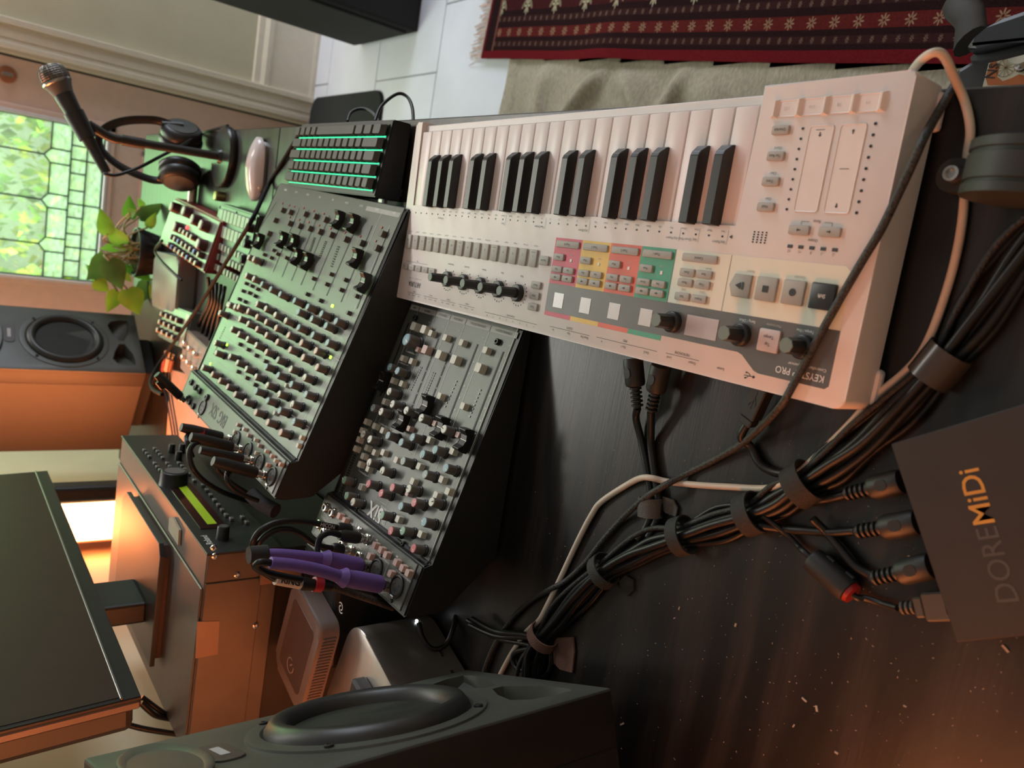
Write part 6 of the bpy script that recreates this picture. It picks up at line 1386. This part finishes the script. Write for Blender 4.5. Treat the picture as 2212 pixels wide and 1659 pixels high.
# leads behind the large mixer and beside the knob box
for k in range(5):
    x0 = 455+k*10; cable('synth_lead', 'black lead in the tangle between the red synthesizer and the patch box', [atz(450+k*9, 600+k*5, T+.045-.006*k), atz(452+k*7, 650, T+.030), atz(430+k*10, 700, T+.020), atz(425+k*9, 745, T+.012+.004*(k % 2)), atz(430+k*8, 770, T+.010)], .0036, group='leads behind the synthesizers')
for k, m in enumerate([mat('red_plug_rubber', (.16, .03, .03), .6), mat('white_plug_rubber', (.35, .34, .31), .5), mat('orange_plug_rubber', (.14, .05, .03), .6)]):
    pth = [atz(356+k*8, 770+k*3, T+.020), atz(352+k*7, 800, T+.012), atz(355+k*6, 830, T+.008), atz(362+k*6, 870, T+.006), atz(372+k*6, 930, T+.006), atz(378+k*6, 985, T+.006)]
    t = thing('phono_lead', ['black lead with red phono plug', 'black lead with white phono plug', 'black lead with orange phono plug'][k]+' by the patch box', 'cable', TR(*pth[0]))
    put('cable', tube([tuple(p) for p in pth[1:]], .0028, 8), CABLE, t, Matrix(), smooth=60)
    d = (pth[1]-pth[0]); put('plug', tube([tuple(pth[0]), tuple(pth[1])], .0052, 12, smooth=False), m, t, Matrix(), smooth=60); put('tip', tube([tuple(pth[0]-d*.35), tuple(pth[0])], .0032, 10, smooth=False), CHROME, t, Matrix())
cable('headphone_lead', 'thin black lead curling from the plant over the red synthesizer', [atz(350, 520, T+.10), aty(335, 540, 1.95), atz(345, 560, T+.08), atz(375, 590, T+.07), atz(392, 605, T+.060)], .0030)
# loops hanging in front of the desk edge by the computer keyboard
yk = k1.y
cable('keyboard_lead', 'thin black lead looping over the desk edge beside the computer keyboard', [aty(810, 262, 1.02), aty(822, 232, 1.04), aty(845, 210, 1.05), aty(865, 202, 1.05), aty(882, 212, 1.04), aty(891, 235, 1.02), aty(893, 268, .99)], .0024)
cable('keyboard_lead', 'short thin black lead arching over the edge behind the computer keyboard', [aty(751, 262, 1.22), aty(757, 245, 1.23), aty(772, 236, 1.23), aty(790, 236, 1.22), aty(806, 245, 1.20), aty(818, 262, 1.18)], .0026)

# ================================================================== desk clamp
cy_ = .186; CLX = atz(2100, 376, T+.034).x; CR_ = .033
MC = Matrix(((0, 0, 1, CLX), (1, 0, 0, cy_), (0, 1, 0, T+CR_), (0, 0, 0, 1)))      # z along +X
CLM = mat('green_black_enamel', (.020, .023, .020), .5)
cl = thing('pipe_clamp', 'dark pipe clamp with socket bolt standing on the desk corner', 'clamp', TR(CLX, cy_, T))
put('band', lathe([(.0310, -.0140), (CR_, -.0135), (CR_, -.0085), (.0318, -.0080), (.0318, -.0065), (CR_, -.0060), (CR_, .0070), (.0318, .0075), (.0318, .0095), (CR_, .0100), (CR_, .0150), (.0310, .0155)], 48), CLM, cl, MC, smooth=35)
put('pipe', add_lathe(B(), [(.0305, -.0135), (.0305, .0150)], 40), mat('black_pipe', (.010, .010, .010), .4), cl, MC, smooth=40)
lugp = atz(2056, 378, T+.012)
LM = TR(lugp.x, lugp.y-.002, T+.002)
put('lug', add_prism(B(), rrect(.020, .022, .009, 5), 0, .010), CLM, cl, LM); put('lug_arm', box((-.009, -.020, .001), (.009, .002, .009)), CLM, cl, LM)
bo = put('bolt', add_prism(B(), circle(.0058, 6), .010, .0125), INK, cl, LM); put('bolt_head', lathe([(.0046, .0120), (.0046, .0165), (.0030, .0168), (.0026, .0135), (0, .0135)], 18), METAL, bo, LM, smooth=35)

# ================================================================== chair and card by the desk edge
CHB = mat('blue_black_vinyl', (.012, .016, .019), .4, bump=.1, bscale=700)
ch = thing('office_chair', 'dark office chair with padded armrest pushed up to the desk', 'chair', TR(.50, .10, 0))
ar = [(2212, 28), (2160, 42), (2128, 65), (2085, 98), (2083, 108), (2100, 106), (2212, 78)]
ap = [atz(x, y, .66) for x, y in [(2300, 0), (2212, 20), (2165, 36), (2130, 60), (2104, 82), (2086, 98), (2088, 106), (2110, 104), (2160, 92), (2212, 78), (2300, 58)]]
ap = ap[1:-1]; ap = [Vector((ap[0].x+.004, -.10, .66))]+ap+[Vector((ap[-1].x-.004, -.10, .66))]
put('armrest', prism([(p.x, p.y) for p in ap], .645, .660, .004), CHB, ch, Matrix())
put('armrest_edge', prism([(p.x-.004, p.y+.002) for p in ap], .637, .6455, .0), mat('grey_vinyl_edge', (.035, .042, .042), .4), ch, Matrix())
put('arm_post', tube([(.205, .03, .645), (.215, .03, .54), (.24, .03, .47), (.32, .03, .455)], .016, 12), DARK, ch, Matrix(), smooth=60)
put('arm_bracket', add_tube(B(), [tuple(atz(2096, 90, .640)), tuple(atz(2096, 40, .56)), tuple(atz(2092, -20, .50)), (.33, .27, .44)], .013, 12, 6, True, .5), mat('olive_black_plastic', (.016, .013, .010), .6), ch, Matrix(), smooth=60)
put('seat', prism(rrect(.46, .46, .10, 6, .50, .10), .42, .50, .02, 3), CHB, ch, Matrix(), smooth=40)
put('backrest', add_box(B(), (.72, -.10, .56), (.78, .30, 1.0), .03, 3), CHB, ch, Matrix(), smooth=40)
put('back_post', tube([(.62, .10, .44), (.76, .10, .46), (.79, .10, .62)], .02, 10), DARK, ch, Matrix())
put('column', lathe([(.025, 0), (.025, .33)], 18), CHROME, ch, TR(.50, .10, .10), smooth=40)
for k in range(5):
    a = math.radians(20+72*k); put('base_leg', tube([(.50, .10, .10), (.50+.27*math.cos(a), .10+.27*math.sin(a), .065)], .018, 10, smooth=False), DARK, ch, Matrix()); put('caster', add_lathe(B(), [(.025, -.018), (.028, -.010), (.028, .010), (.025, .018)], 16, TR(.50+.27*math.cos(a), .10+.27*math.sin(a), .031) @ RX(90)), DARK, ch, Matrix())
put('arm_pad_lower', prism([(p.x, p.y) for p in [atz(*q, .600) for q in [(2420, 60), (2300, 92), (2212, 104), (2150, 112), (2105, 126), (2068, 148), (2052, 175), (2050, 215), (2300, 225), (2460, 215)]]], .585, .600, .004), DARK, ch, Matrix())
put('pad_strut', tube([(.165, .20, .59), (.20, .16, .56), (.217, .06, .56)], .010, 10), DARK, ch, Matrix(), smooth=60)
ccp = [atz(*q, .604) for q in [(2118, 192), (2138, 116), (2320, 82), (2330, 176)]]
cardm = thing('printed_card', 'cream and orange printed card with a white stud, below the desk edge', 'card', TR(*ccp[0]))
put('sheet', prism([(p.x, p.y) for p in ccp], .6005, .6018), mat('cream_card', (.66, .60, .46), .5), cardm, Matrix())
orp = [atz(*q, .6025) for q in [(2133, 184), (2128, 166), (2134, 150), (2140, 132), (2150, 130), (2158, 145), (2152, 165), (2165, 175), (2185, 168), (2200, 160), (2225, 165), (2240, 150), (2300, 160), (2300, 182)]]
ob = B(); ob.faces.new([ob.verts.new((p.x, p.y, .6020)) for p in orp]); put('orange_print', ob, mat('orange_ink', (.55, .15, .04), .6), cardm, Matrix())
cpn = atz(2172, 146, .6025); rs = B()
for k in range(12):
    a = math.radians(30*k); add_line(rs, (cpn.x, cpn.y), (cpn.x+.0065*math.cos(a), cpn.y+.0065*math.sin(a)), .0003, .6023)
for a in range(0, 360, 15): add_line(rs, (cpn.x+.0066*math.cos(math.radians(a)), cpn.y+.0066*math.sin(math.radians(a))), (cpn.x+.0066*math.cos(math.radians(a+15)), cpn.y+.0066*math.sin(math.radians(a+15))), .0003, .6023)
put('compass_print', rs, mat('brown_ink', (.22, .10, .05), .6), cardm, Matrix())
n0, n1 = atz(2136, 169, .6025), atz(2146, 142, .6025); dvn = (n1-n0); xd = -dvn.normalized() * -1; tx = B(); add_text(tx, 'NS', 0, 0, .0095, 0, None, 'L', .01, 1.0); put('lettering', tx, INK, cardm, frame(n0+Vector((0, 0, .0002)), xd, Vector((0, 0, 1)).cross(xd)))
stp = atz(2206, 112, .618); put('stud', lathe([(.003, -.016), (.003, -.003), (.0088, -.002), (.0092, 0), (.0085, .001), (0, .0012)], 24), mat('ivory_stud', (.75, .70, .58), .4), cardm, TR(stp.x, stp.y, .618), smooth=35)
s2 = atz(2207, 140, .606); put('chrome_snap', lathe([(.0050, -.003), (.0054, 0), (.0042, .0015), (.002, .002), (0, .002)], 18), CHROME, cardm, TR(s2.x, s2.y, .606), smooth=35)

# ================================================================== dust and crumbs on the desk (uncountable)
db = B()
for i in range(420):
    px = random.uniform(1150, 2200); py = random.uniform(950, 1655)
    p = atz(px, py, T); s = random.choice([.0002, .00025, .0003, .0004]); 
    if i < 14: s = random.uniform(.0008, .0016)
    M = TR(p.x, p.y, T+s*.3) @ RZ(random.uniform(0, 360)); add_box(db, (-s*random.uniform(1, 2.5), -s*.5, -s*.3), (s, s*.5, s*.4), 0, 1, M)
tag(put('dust_specks', db, mat('pale_dust', (.36, .28, .22), .9)), 'pale dust specks and crumbs scattered over the dark desk', 'dust', kind='stuff')
